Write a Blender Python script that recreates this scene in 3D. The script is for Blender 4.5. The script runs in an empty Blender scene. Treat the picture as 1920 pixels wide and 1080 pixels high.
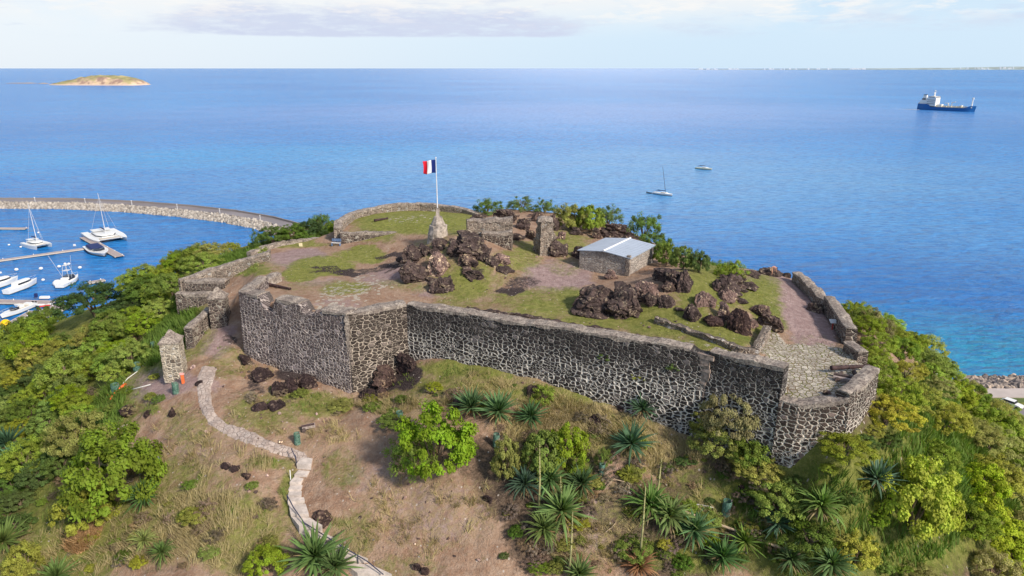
import bpy, math, random
import numpy as np
from mathutils import Vector, noise as mnoise
random.seed(7); RNG = np.random.default_rng(11)
SC = bpy.context.scene
COL = SC.collection
R = math.radians
# ------------------------------------------------------------------ camera
CAMZ = 76.0; FPX = 1280.0; PITCH = math.atan((540-127)/FPX)
cam = bpy.data.cameras.new('camera'); camo = bpy.data.objects.new('camera', cam); COL.objects.link(camo)
cam.sensor_width = 36; cam.lens = 36*FPX/1920
camo.location = (0, 0, CAMZ); camo.rotation_euler = (math.pi/2-PITCH, 0, 0)
cam.clip_start = 0.5; cam.clip_end = 200000
SC.camera = camo
# ------------------------------------------------------------------ light
SUN_EL = R(36); SUN_AZ = R(46)      # azimuth east (clockwise) of straight behind the camera, towards +x
sun_dir = Vector((math.sin(SUN_AZ)*math.cos(SUN_EL), -math.cos(SUN_AZ)*math.cos(SUN_EL), math.sin(SUN_EL)))
sl = bpy.data.lights.new('sun', 'SUN'); sl.energy = 3.9; sl.angle = R(7.0); sl.color = (1.0, 0.90, 0.77)
so = bpy.data.objects.new('sun', sl); COL.objects.link(so)
so.rotation_euler = sun_dir.to_track_quat('Z', 'Y').to_euler()
SC.view_settings.view_transform = 'Standard'; SC.view_settings.look = 'None'
SC.view_settings.exposure = 0.36; SC.view_settings.gamma = 1
try: SC.view_settings.use_curve_mapping = False
except Exception: pass
SC.cycles.max_bounces = 5; SC.cycles.diffuse_bounces = 2; SC.cycles.glossy_bounces = 2
SC.cycles.transmission_bounces = 2; SC.cycles.transparent_max_bounces = 4
SC.cycles.use_denoising = True
try: SC.cycles.denoising_prefilter = 'ACCURATE'
except Exception: pass

class NT:
    """tiny node-tree writer"""
    def __init__(s, tree): s.t = tree; s.n = tree.nodes; s.l = tree.links
    def node(s, typ, ins=None, **props):
        nd = s.n.new(typ)
        for k, v in props.items(): setattr(nd, k, v)
        for k, v in (ins or {}).items(): s.set(nd, k, v)
        return nd
    def set(s, nd, k, v):
        sock = nd.inputs[k]
        if isinstance(v, bpy.types.NodeSocket): s.l.new(v, sock)
        elif isinstance(v, bpy.types.Node): s.l.new(v.outputs[0], sock)
        else: sock.default_value = v
    def math(s, op, a, b=0.0, c=None, clamp=False):
        nd = s.n.new('ShaderNodeMath'); nd.operation = op; nd.use_clamp = clamp
        s.set(nd, 0, a); s.set(nd, 1, b)
        if c is not None: s.set(nd, 2, c)
        return nd.outputs[0]
    def mix(s, f, a, b, blend='MIX'):
        nd = s.n.new('ShaderNodeMix'); nd.data_type = 'RGBA'; nd.blend_type = blend; nd.clamp_factor = True
        s.set(nd, 0, f); s.set(nd, 6, a); s.set(nd, 7, b); return nd.outputs[2]
    def step(s, x, a, b, lo=0.0, hi=1.0):
        nd = s.n.new('ShaderNodeMapRange'); nd.interpolation_type = 'SMOOTHSTEP'
        for i, v in enumerate((x, a, b, lo, hi)): s.set(nd, i, v)
        return nd.outputs[0]
    def noise(s, vec, scale, detail=4, rough=0.55, dim='3D', dist=0.0):
        nd = s.node('ShaderNodeTexNoise', {'Scale': scale, 'Detail': detail, 'Roughness': rough, 'Distortion': dist}, noise_dimensions=dim)
        if vec is not None: s.set(nd, 'Vector', vec)
        return nd.outputs[0]
    def attr(s, name, out='Fac'):
        nd = s.n.new('ShaderNodeAttribute'); nd.attribute_name = name; return nd.outputs[out]

def c4(r, g=None, b=None):
    if g is None: r, g, b = r
    return (r, g, b, 1.0)
def srgb(r, g, b):
    f = lambda v: (v/255/12.92) if v/255 < .04045 else ((v/255+.055)/1.055)**2.4
    return (f(r), f(g), f(b), 1.0)

# sky: Nishita air with a procedural cloud layer
world = bpy.data.worlds.new('World'); SC.world = world; world.use_nodes = True
W = NT(world.node_tree); W.n.clear()
skyt = W.node('ShaderNodeTexSky', sky_type='NISHITA', sun_disc=False, sun_elevation=SUN_EL, sun_rotation=math.pi-SUN_AZ,
              altitude=50, air_density=1.0, dust_density=1.2, ozone_density=1.6)
tc = W.node('ShaderNodeTexCoord')
sep = W.node('ShaderNodeSeparateXYZ', {0: tc.outputs['Generated']})
X, Y, Z = sep.outputs
zc = W.math('ADD', W.math('MAXIMUM', Z, 0.0), 0.055)
cx = W.math('DIVIDE', X, zc); cy = W.math('DIVIDE', Y, zc)
cv = W.node('ShaderNodeCombineXYZ', {0: cx, 1: cy, 2: 0.0})
# directional coordinates for the low clouds: azimuth and elevation
az = W.math('ARCTAN2', X, Y); el = W.math('ARCTANGENT', W.math('DIVIDE', Z, W.math('SQRT', W.math('ADD', W.math('MULTIPLY', X, X), W.math('MULTIPLY', Y, Y)))))
ev = W.node('ShaderNodeCombineXYZ', {0: W.math('MULTIPLY', az, 1.0), 1: W.math('MULTIPLY', el, 2.6), 2: 0.0})
n1 = W.noise(ev, 7.5, 8, 0.62, dist=0.5)
n2 = W.noise(ev, 2.6, 4, 0.5)
n3 = W.noise(cv, 0.55, 7, 0.6)
base = W.node('ShaderNodeMix', data_type='RGBA'); base.inputs[0].default_value = 0.0
# horizon veil: pale light blue, brightens the lowest 12 degrees
veil = W.step(el, 0.05, 0.26, 1.0, 0.0)
warm = W.step(az, -0.75, 0.35, 1.0, 0.0)
veilc = W.mix(warm, c4(5.0, 6.3, 7.5), c4(6.4, 6.9, 7.4))
sk = W.mix(W.math('MULTIPLY', veil, 0.93), skyt.outputs[0], veilc)
# white cumulus above ~3 degrees, fuller at left and in the middle
band = W.step(el, 0.03, 0.10, 0.0, 1.0)
mid = W.step(W.math('ABSOLUTE', W.math('SUBTRACT', az, 0.0)), 0.15, 0.62, 0.20, -0.05)
cum = W.step(W.math('ADD', W.math('ADD', W.math('MULTIPLY', n1, 0.75), W.math('MULTIPLY', n2, 0.45)), W.math('ADD', mid, W.math('MULTIPLY', warm, 0.10))), 0.58, 0.74)
hi = W.step(el, 0.12, 0.24, 1.0, 0.0)
cumf = W.math('MULTIPLY', W.math('MULTIPLY', cum, band), W.math('MULTIPLY', hi, 0.85))
sk = W.mix(cumf, sk, c4(7.1, 7.05, 6.95))
l2 = W.math('MULTIPLY', W.step(W.noise(W.node('ShaderNodeCombineXYZ', {0: az, 1: W.math('MULTIPLY', el, 6.0), 2: 9.0}), 5.0, 8, 0.66), 0.50, 0.66), W.math('MULTIPLY', W.step(el, 0.030, 0.055), W.step(el, 0.11, 0.2, 1.0, 0.0)))
sk = W.mix(W.math('MULTIPLY', l2, 0.6), sk, c4(4.9, 5.4, 6.5))
# long lavender-grey cloud base in the middle
gb = W.math('MULTIPLY', W.step(W.math('ABSOLUTE', W.math('SUBTRACT', az, -0.18)), 0.14, 0.42, 1.0, 0.0),
            W.math('MULTIPLY', W.step(el, 0.034, 0.044), W.step(el, 0.056, 0.100, 1.0, 0.0)))
nev = W.node('ShaderNodeCombineXYZ', {0: W.math('MULTIPLY', az, 1.0), 1: W.math('MULTIPLY', el, 5.0), 2: 3.0})
n4 = W.noise(nev, 9.0, 6, 0.6)
gf = W.step(W.math('ADD', W.math('MULTIPLY', gb, 0.62), W.math('MULTIPLY', n4, 0.75)), 0.62, 0.90)
gtex = W.noise(nev, 22.0, 7, 0.65)
sk = W.mix(W.math('MULTIPLY', gf, W.step(gtex, 0.30, 0.56, 0.35, 0.95)), sk, c4(4.8, 5.25, 6.5))
wt = W.math('MULTIPLY', W.step(W.math('ADD', W.math('MULTIPLY', gtex, .6), W.math('MULTIPLY', n4, .5)), .54, .66), W.math('MULTIPLY', W.step(el, 0.045, 0.075), W.step(el, .11, .2, 1, 0)))
sk = W.mix(W.math('MULTIPLY', wt, 0.7), sk, c4(7.2, 7.1, 6.95))
# small darker scraps
sc_ = W.math('MULTIPLY', W.step(W.noise(nev, 16.0, 5, 0.6), 0.57, 0.68), W.math('MULTIPLY', W.step(el, 0.035, 0.05), W.step(el, 0.07, 0.10, 1.0, 0.0)))
sk = W.mix(W.math('MULTIPLY', sc_, 0.35), sk, c4(4.7, 5.3, 6.6))
# high cloud seen only in the water and as light
hc = W.math('MULTIPLY', W.step(n3, 0.46, 0.62), W.step(el, 0.22, 0.45))
sk = W.mix(W.math('MULTIPLY', hc, 0.45), sk, c4(5.6, 6.1, 6.8))
# unseen bright cloud added above the view: gives the pale sheen on the sea
gl = W.math('MULTIPLY', W.step(W.math('ABSOLUTE', W.math('SUBTRACT', az, 0.13)), 0.02, 0.40, 1.0, 0.0), W.math('MULTIPLY', W.step(el, 0.16, 0.26), W.step(el, 0.75, 1.2, 1.0, 0.0)))
sk = W.mix(W.math('MULTIPLY', gl, 0.85), sk, c4(17.5, 17.0, 17.5))
bg = W.node('ShaderNodeBackground', {'Color': sk, 'Strength': 0.105})
W.node('ShaderNodeOutputWorld', {0: bg.outputs[0]})

# ------------------------------------------------------------------ picture maths (used only to place things on real surfaces)
cp, sp = math.cos(PITCH), math.sin(PITCH)
def P(px, py, z):
    a = (px-960)/FPX; b = -(py-540)/FPX
    d = np.array([a, cp+b*sp, -sp+b*cp])
    t = (z-CAMZ)/d[2]
    return (a*t, d[1]*t, z)
def proj(x, y, z):
    dz = z-CAMZ
    dep = y*cp - dz*sp; up = y*sp + dz*cp
    return 960+FPX*x/dep, 540-FPX*up/dep, dep

# ------------------------------------------------------------------ terrain
def tps_fit(pts, lam=0.5):
    pts = np.array(pts, float); n = len(pts)
    x = pts[:, :2]/50; z = pts[:, 2]
    d2 = ((x[:, None]-x[None])**2).sum(-1)
    K = 0.5*d2*np.log(d2+1e-12)
    A = np.zeros((n+3, n+3)); A[:n, :n] = K+np.eye(n)*lam*1e-3
    A[:n, n] = 1; A[:n, n+1:] = x; A[n, :n] = 1; A[n+1:, :n] = x.T
    w = np.linalg.solve(A, np.r_[z, 0, 0, 0])
    def f(X, Y):
        X = np.asarray(X, float); Y = np.asarray(Y, float); sh = X.shape
        q = np.stack([X.ravel(), Y.ravel()], 1)/50
        out = np.empty(len(q))
        for i in range(0, len(q), 20000):
            qq = q[i:i+20000]
            dd = ((qq[:, None]-x[None])**2).sum(-1)
            out[i:i+20000] = (0.5*dd*np.log(dd+1e-12))@w[:n] + w[n] + qq@w[n+1:]
        return out.reshape(sh)
    return f
IN = [(470,560,51.4),(600,550,51.2),(650,572,51.3),(660,540,51.2),(760,556,51.3),(900,585,51.35),(1100,608,51.5),(1300,645,51.7),(1440,640,51.1),
 (1480,745,50.6),(1520,748,50.8),(1640,692,51.0),(1560,740,51.0),(1500,570,51.3),(1440,516,51.7),(1560,600,51.1),(800,545,51.4),(740,500,51.6),(850,548,51.6),(900,560,51.4),
 (830,452,55.0),(870,440,55.3),(925,478,54.2),(955,470,53.4),(1000,560,51.8),(1000,500,52.6),(1030,485,52.8),(1110,455,52.6),(1090,500,52.2),(1160,518,52.2),
 (1200,520,52.8),(1140,425,52.6),(960,405,53.2),(900,400,53.2),(780,396,53.2),(700,400,53.1),(660,430,52.8),(755,445,53.0),
 (660,460,51.5),(600,480,51.3),(620,452,51.5),(540,495,51.0),(510,475,50.7),(520,520,51.0),
 (1085,590,51.5),(1180,598,51.7),(1250,520,54.6),(1300,505,54.2),(1350,530,53.6),(1250,600,52.2),(1350,615,52.2),(1400,645,51.9),(1420,600,52.0),(1400,520,52.3),(1330,505,52.6),
 (1230,470,52.0),(700,520,51.4),(760,470,52.2)]
OUT = [(450,685,44.6),(520,705,44.2),(590,725,43.8),(650,740,43.5),(700,742,43.4),(765,700,45.2),(800,668,47.0),(900,682,47.2),(1000,703,47.3),(1100,728,46.9),(1250,768,46.3),
 (1400,822,45.9),(1466,862,45.5),(1500,862,45.9),(1550,858,47.4),(1590,835,48.2),(1618,800,49.0),(1655,745,48.6),
 (400,640,45.6),(385,690,44.8),(345,690,44.3),(415,612,46.4),(440,575,48.0),(470,520,49.6),(500,495,50.4),(400,560,47.5),(430,500,48.9),(480,478,49.8),(510,462,50.5),
 (385,760,43.6),(460,810,42.9),(560,862,41.8),(560,910,40.8),(545,945,40.2),(580,1000,39.2),(650,1045,38.4),(720,1085,37.6),
 (800,760,45.2),(900,760,45.6),(800,900,42.2),(1000,800,44.8),(900,1000,40.2),(1000,950,41.4),(1200,850,43.9),(1350,880,43.4),(1250,1000,40.4),(1450,1000,40.6),(1000,1075,38.6),
 (1600,930,43.0),(1650,1000,40.8),(1500,940,42.8),(1850,1060,34.0),(1750,850,43.0),(1700,740,46.2),(1655,655,47.2),(1625,610,46.2),(1800,760,36.5),(1760,705,39),(1900,800,27.5),(1910,920,31.5),(1300,1080,38.2),(1600,1080,38.3),
 (330,760,43.2),(250,700,41.8),(200,790,40.0),(100,900,37.0),(300,640,43.6),(200,650,37.5),(50,750,31.5),(0,670,23),(150,600,24),(250,560,32),(330,590,44.6),(345,545,46.0),(400,495,46.8),(455,470,47.8),(590,438,49.2),(520,455,49.5),
 (300,870,40.6),(300,1000,38.2),(50,1050,35.4),(150,1000,36.6),(450,950,40.6),(420,870,41.9),(640,800,43.0),(620,950,40.6)]
outp = [P(*p) for p in OUT]
# far side of the hill and the coast, in metres
outp += [(-48,128,42),(-30,132,43),(-10,128,46),(10,125,46),(30,118,43),(44,106,41),(49,90,41),(52,80,41),(47,97,42),(60,110,27),(40,135,28),(10,150,28),(-25,155,24),(-60,150,18),
 (75,125,12),(45,158,9),(10,175,7),(-30,180,4),(-70,182,2),(90,135,2.5),(96,110,3),(100,150,1.5),(115,130,2.2),(114,146,2.2),(125,146,2.2),(113,138,2.2),(125,155,-1),(110,160,-1),(100,142,2.2),(160,146,2.2),(225,146,2.2),(160,158,-1.5),(225,158,-1.5),(160,126,2.2),(225,126,2.2),(130,100,2.4),(105,85,5),(90,70,14),(120,60,6),(150,40,5),(90,40,20),(60,28,30),(30,25,34),(0,22,34),(-30,22,33),(-60,28,28),(-90,45,20),
 (-115,80,14),(-120,110,9),(-125,135,4),(-110,160,1.5),(-150,110,2),(-140,160,0.5),(0,0,30),(-60,-10,26),(60,-10,24),(120,0,8),(-120,10,12),(200,80,1.5),(-200,100,0),(-90,180,-1)]
# under the fort
outp += [(0,85,46.5),(20,80,46.5),(-15,90,46.5),(-25,75,46),(30,65,47),(0,105,47)]
f_out = tps_fit(outp, 2.0)
f_in = tps_fit([P(*p) for p in IN], 1.0)

FP = [(447,547,52.5),(650,590,52.2),(762,571,52.4),(1330,662,53.0),(1470,692,53.3),(1474,753,50.6),(1497,758,50.7),(1560,756,51.0),(1592,748,51.5),(1620,729,51.5),(1647,700,51.5),
      (1628,665,51.5),(1606,632,51.8),(1562,572,51.8),(1502,514,52.3)]
NF = len(FP)
BK = [(1440,510,51.8),(1330,500,52.2),(1230,462,52.0),(1150,424,52.6),(1050,400,53),(960,392,53),(905,394,53.6),(850,387,54.0),(750,383,54.0),(690,391,54),(645,415,53.8),(624,440,52.0),(590,450,51.6),(520,460,50.9),
      (505,480,50.5),(512,505,50.8),(480,520,51.9)]
poly = np.array([P(*p)[:2] for p in FP+BK])
walled = [True]*(NF-1) + [False]*len(BK) + [True]
def poly_sd(X, Y):
    """signed distance (inside +) and whether the nearest edge carries a wall"""
    X = np.asarray(X, float); Y = np.asarray(Y, float)
    best = np.full(X.shape, 1e9); wl = np.zeros(X.shape, bool); ins = np.zeros(X.shape, bool)
    n = len(poly)
    for i in range(n):
        a = poly[i]; b = poly[(i+1) % n]; ab = b-a
        t = np.clip(((X-a[0])*ab[0]+(Y-a[1])*ab[1])/(ab@ab), 0, 1)
        d = np.hypot(X-a[0]-t*ab[0], Y-a[1]-t*ab[1])
        m = d < best; best = np.where(m, d, best); wl = np.where(m, walled[i], wl)
        c = ((a[1] > Y) != (b[1] > Y)) & (X < (b[0]-a[0])*(Y-a[1])/(b[1]-a[1]+1e-12)+a[0])
        ins ^= c
    return np.where(ins, best, -best), wl
def hash2(ix, iy, s):
    h = (ix.astype(np.int64)*374761393 + iy.astype(np.int64)*668265263 + s*1442695) & 0xffffffff
    h = ((h ^ (h >> 13))*1274126177) & 0xffffffff
    return ((h ^ (h >> 16)) & 0xffff)/65535.0
def vnoise(X, Y, s=0):
    ix = np.floor(X); iy = np.floor(Y); fx = X-ix; fy = Y-iy
    fx = fx*fx*(3-2*fx); fy = fy*fy*(3-2*fy)
    a = hash2(ix, iy, s); b = hash2(ix+1, iy, s); c = hash2(ix, iy+1, s); d = hash2(ix+1, iy+1, s)
    return (a*(1-fx)+b*fx)*(1-fy)+(c*(1-fx)+d*fx)*fy
def fbm(X, Y, sc, o=4, s=0):
    r = 0; a = 0.5; t = 0
    for i in range(o):
        r = r+a*vnoise(X*sc+17.3*i, Y*sc-9.1*i, s+i); t += a; a *= 0.5; sc *= 2.03
    return r/t
def sstep(x, a, b):
    t = np.clip((x-a)/(b-a), 0, 1); return t*t*(3-2*t)
def z_out(X, Y):
    z = f_out(X, Y)
    return np.maximum(z, -3.0)
def ground_z(X, Y):
    X = np.asarray(X, float); Y = np.asarray(Y, float)
    zo = z_out(X, Y)
    sd, wl = poly_sd(X, Y)
    zi = f_in(X, Y)
    w = np.where(wl, sstep(sd, 0.45, 0.95), sstep(sd, -4.2, -0.8))
    zi = np.where(w > 0, zi, 0)
    nz = (fbm(X, Y, 0.35, 4, 3)-0.5)
    rough_out = nz*0.9 + (fbm(X, Y, 1.4, 3, 9)-0.5)*0.28
    rough_in = nz*0.22 + (fbm(X, Y, 1.2, 3, 5)-0.5)*0.10
    flat = sstep(zo, 3.5, 7)
    return (zo+rough_out*flat)*(1-w)+(zi+rough_in)*w
def gz(x, y): return float(ground_z(np.array([x]), np.array([y]))[0])
def hit(px, py, lo=15.0, hi=300.0):
    a = (px-960)/FPX; b = -(py-540)/FPX
    d = np.array([a, cp+b*sp, -sp+b*cp])
    t = np.concatenate([np.arange(lo, 140, 0.35), np.arange(140, hi, 1.5)])
    x = d[0]*t; y = d[1]*t; z = CAMZ+d[2]*t
    g = ground_z(x, y)
    k = np.where(z < g)[0]
    if len(k) == 0: 
        tt = (0.0-CAMZ)/d[2]; return (d[0]*tt, d[1]*tt, 0.0), tt
    k = max(k[0], 1)
    f = (z[k-1]-g[k-1])/((z[k-1]-g[k-1])-(z[k]-g[k])+1e-9)
    tt = t[k-1]+f*(t[k]-t[k-1])
    return (float(d[0]*tt), float(d[1]*tt), float(CAMZ+d[2]*tt)), float(tt)

# ------------------------------------------------------------------ object helpers
def tag(o, label=None, cat=None, group=None, kind=None):
    if label: o['label'] = label
    if cat: o['category'] = cat
    if group: o['group'] = group
    if kind: o['kind'] = kind
    return o
def empty(name, loc=(0,0,0), rz=0.0, scale=None):
    o = bpy.data.objects.new(name, None); COL.objects.link(o); o.location = loc; o.rotation_euler = (0,0,rz)
    o.empty_display_size = 0.2
    if scale: o.scale = (scale,)*3 if not hasattr(scale, '__len__') else scale
    return o
def link(name, me, m=None, parent=None):
    o = bpy.data.objects.new(name, me); COL.objects.link(o)
    if m is not None and not me.materials: me.materials.append(m)
    if parent: o.parent = parent
    return o
def np_mesh(name, V, F, smooth=False, attrs=None, uv=None):
    """V (n,3), F (m,k) with constant k"""
    V = np.asarray(V, np.float32); F = np.asarray(F, np.int32); k = F.shape[1]
    me = bpy.data.meshes.new(name)
    me.vertices.add(len(V)); me.vertices.foreach_set('co', V.ravel())
    me.loops.add(F.size); me.loops.foreach_set('vertex_index', F.ravel())
    me.polygons.add(len(F)); me.polygons.foreach_set('loop_start', np.arange(0, F.size, k, dtype=np.int32))
    me.polygons.foreach_set('loop_total', np.full(len(F), k, np.int32))
    me.polygons.foreach_set('use_smooth', np.full(len(F), smooth, bool))
    for nm, dom, arr in (attrs or []):
        arr = np.asarray(arr, np.float32)
        if arr.ndim == 1:
            at = me.attributes.new(nm, 'FLOAT', dom); at.data.foreach_set('value', arr)
        else:
            at = me.attributes.new(nm, 'FLOAT_COLOR', dom); at.data.foreach_set('color', arr.ravel())
    if uv is not None:
        ul = me.uv_layers.new(name='UVMap'); ul.data.foreach_set('uv', np.asarray(uv, np.float32)[F.ravel()].ravel())
    me.update(); me.validate()
    return me
class MB:
    """collects polygons with materials -> ONE mesh object"""
    def __init__(s): s.v = []; s.f = []
    def add(s, V, F):
        b = len(s.v); s.v += [tuple(p) for p in V]; s.f += [tuple(i+b for i in f) for f in F]; return s
    def box(s, c, d, rz=0.0, taper=1.0, jit=0.0):
        x, y, z = (q/2 for q in d); ca, sa = math.cos(rz), math.sin(rz); V = []
        for k in (-1, 1):
            t = taper if k > 0 else 1.0
            for (i, j) in ((-1,-1),(1,-1),(1,1),(-1,1)):
                px, py = i*x*t+random.uniform(-jit, jit), j*y*t+random.uniform(-jit, jit)
                V.append((c[0]+px*ca-py*sa, c[1]+px*sa+py*ca, c[2]+k*z+random.uniform(-jit, jit)))
        return s.add(V, [(3,2,1,0),(4,5,6,7),(0,1,5,4),(1,2,6,5),(2,3,7,6),(3,0,4,7)])
    def tube(s, pts, r, n=6, cap=True):
        pts = [Vector(p) for p in pts]; m = len(pts)
        rs = r if hasattr(r, '__len__') else [r]*m; V = []
        for i, p in enumerate(pts):
            d = (pts[min(i+1, m-1)]-pts[max(i-1, 0)]).normalized()
            u = d.cross(Vector((0,0,1))) if abs(d.z) < .95 else d.cross(Vector((1,0,0)))
            u.normalize(); w = d.cross(u)
            for k in range(n):
                a = 2*math.pi*k/n; V.append(p+u*math.cos(a)*rs[i]+w*math.sin(a)*rs[i])
        F = [(i*n+k, i*n+(k+1) % n, (i+1)*n+(k+1) % n, (i+1)*n+k) for i in range(m-1) for k in range(n)]
        if cap: F += [tuple(range(n))[::-1], tuple((m-1)*n+k for k in range(n))]
        return s.add(V, F)
    def prism(s, poly2, z0, z1, top=None):
        n = len(poly2); top = top or poly2
        V = [(x, y, z0) for x, y in poly2]+[(x, y, z1) for x, y in top]
        return s.add(V, [tuple(range(n))[::-1], tuple(range(n, 2*n))]+[(i, (i+1) % n, n+(i+1) % n, n+i) for i in range(n)])
    def extr(s, prof, y0, y1):
        """profile in xz extruded along y"""
        n = len(prof); V = [(x, y0, z) for x, z in prof]+[(x, y1, z) for x, z in prof]
        return s.add(V, [tuple(range(n)), tuple(range(n, 2*n))[::-1]]+[((i+1) % n, i, n+i, n+(i+1) % n) for i in range(n)])
    def loft(s, rings, cap=True):
        n = len(rings[0]); V = [p for r in rings for p in r]
        F = [(i*n+k, i*n+(k+1) % n, (i+1)*n+(k+1) % n, (i+1)*n+k) for i in range(len(rings)-1) for k in range(n)]
        if cap: F += [tuple(range(n))[::-1], tuple((len(rings)-1)*n+k for k in range(n))]
        return s.add(V, F)
    def build(s, name, m, parent=None, smooth=False):
        me = bpy.data.meshes.new(name); me.from_pydata([tuple(p) for p in s.v], [], s.f)
        if smooth: me.polygons.foreach_set('use_smooth', [True]*len(me.polygons))
        me.update(); return link(name, me, m, parent)
def mk(name, fn=None, color=(.5,.5,.5), rough=0.8, metal=0.0, spec=0.3, var=0.12, vscale=3.0, bump=0.0, bscale=20.0):
    m = bpy.data.materials.new(name); m.use_nodes = True; t = NT(m.node_tree); t.n.clear()
    b = t.node('ShaderNodeBsdfPrincipled', {'Roughness': rough, 'Metallic': metal, 'Specular IOR Level': spec})
    t.node('ShaderNodeOutputMaterial', {0: b.outputs[0]})
    if fn: fn(t, b)
    else:
        g = t.node('ShaderNodeNewGeometry'); oc = t.node('ShaderNodeTexCoord').outputs['Object']
        n = t.noise(oc, vscale, 5, 0.6)
        lo = tuple(c*(1-var) for c in color[:3]); hi = tuple(min(1, c*(1+var)) for c in color[:3])
        t.set(b, 'Base Color', t.mix(t.step(n, 0.3, 0.7), c4(lo), c4(hi)))
        if bump: t.set(b, 'Normal', t.node('ShaderNodeBump', {'Strength': bump, 'Distance': 0.05, 'Height': t.noise(oc, bscale, 4)}).outputs[0])
    return m
# ------------------------------------------------------------------ setting: water
def water_mat(t, b):
    g = t.node('ShaderNodeNewGeometry').outputs['Position']
    n_big = t.noise(g, 0.0016, 4, 0.55); n_mid = t.noise(g, 0.012, 4, 0.6)
    st = t.node('ShaderNodeMapping', {0: g, 'Rotation': (0, 0, R(-14)), 'Scale': (0.006, 0.03, 1)})
    n_st = t.noise(st.outputs[0], 1.0, 5, 0.65)
    col = t.mix(t.step(n_big, 0.32, 0.68), c4(0.008, 0.180, 0.53), c4(0.022, 0.265, 0.66))
    col = t.mix(t.math('MULTIPLY', t.step(n_mid, 0.45, 0.75), 0.35), col, c4(0.03, 0.28, 0.70))
    col = t.mix(t.math('MULTIPLY', t.step(n_st, 0.5, 0.72), 0.3), col, c4(0.09, 0.33, 0.74))
    # shallow turquoise bars (light sand under the water) and pale sheen painted in
    def shoal_or_sheen(c, rx, ry, rot, w0=1.2):
        mp = t.node('ShaderNodeMapping', {0: g}, vector_type='TEXTURE')
        mp.inputs['Location'].default_value = (c[0], c[1], 0); mp.inputs['Rotation'].default_value = (0,0,rot); mp.inputs['Scale'].default_value = (rx, ry, 1e5)
        ln = t.node('ShaderNodeVectorMath', {0: mp.outputs[0]}, operation='LENGTH').outputs['Value']
        return t.step(t.math('ADD', ln, t.math('MULTIPLY', t.math('SUBTRACT', n_mid, 0.5), 1.1)), w0, 0.2)
    p = P(520, 290, 0); q = P(1900, 680, 0); r_ = P(1750, 600, 0); s = P(300, 200, 0)
    s1 = shoal_or_sheen(p, 330, 130, R(12)); s2 = shoal_or_sheen(q, 62, 46, R(-35)); s3 = shoal_or_sheen(P(700,330,0), 150, 70, R(5))
    col = t.mix(t.math('MULTIPLY', s1, 0.60), col, c4(0.02, 0.36, 0.72))
    col = t.mix(t.math('MULTIPLY', s3, 0.30), col, c4(0.04,0.36,0.74))
    s4 = shoal_or_sheen(P(1750,560,0), 150, 90, R(-30))
    col = t.mix(t.math('MULTIPLY', s4, 0.7), col, c4(0.004, 0.13, 0.43))
    col = t.mix(t.math('MULTIPLY', s2, 0.85), col, c4(0.004, 0.26, 0.42))
    col = t.mix(t.math('MULTIPLY', shoal_or_sheen(P(1180,330,0), 330, 210, 0, 1.4), 0.7), col, c4(0.15, 0.40, 0.68))  # centre: pale cloud reflection put into the water colour
    col = t.mix(t.math('MULTIPLY', shoal_or_sheen(P(1100,210,0), 900, 420, 0, 1.3), 0.5), col, c4(0.22, 0.36, 0.70))  # broad sheen towards the horizon, also painted into the colour
    wr = t.node('ShaderNodeMapping', {0: g, 'Rotation': (0, 0, R(-20)), 'Scale': (0.16, 0.42, 1)}).outputs[0]
    col = t.mix(t.math('MULTIPLY', t.step(t.noise(wr, 1.0, 4, 0.65), 0.40, 0.66), 0.6), col, c4(0.002, 0.095, 0.38))  # dark sides of wave facets painted into the base colour
    wr2 = t.node('ShaderNodeMapping', {0: g, 'Rotation': (0, 0, R(-30)), 'Scale': (0.05, 0.16, 1)}).outputs[0]
    col = t.mix(t.math('MULTIPLY', t.step(t.noise(wr2, 1.0, 5, 0.7), 0.50, 0.72), 0.30), col, c4(0.10, 0.36, 0.72))  # light glitter streaks painted over the water colour
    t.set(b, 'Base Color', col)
    t.set(b, 'Roughness', 0.22); t.set(b, 'IOR', 1.33); t.set(b, 'Specular IOR Level', 0.36)
    def wv(sx, sy, rot, det=3):
        m_ = t.node('ShaderNodeMapping', {0: g, 'Rotation': (0, 0, R(rot)), 'Scale': (sx, sy, 1)})
        return t.noise(m_.outputs[0], 1.0, det, 0.6)
    h = t.math('ADD', t.math('MULTIPLY', wv(0.22, 0.5, -24, 5), 0.9), t.math('ADD', t.math('MULTIPLY', wv(0.05, 0.12, -12, 4), 2.2), t.math('MULTIPLY', wv(0.010, 0.022, 8), 3.0)))
    bp = t.node('ShaderNodeBump', {'Strength': 1.0, 'Distance': 2.1, 'Height': h})
    t.set(b, 'Normal', bp.outputs[0])
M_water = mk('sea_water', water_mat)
S = 90000
wv_ = [(-S,-S,0),(S,-S,0),(S,S,0),(-S,S,0)]
tag(link('water', np_mesh('water', wv_, [(0,1,2,3)]), M_water), kind='structure')

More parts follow.
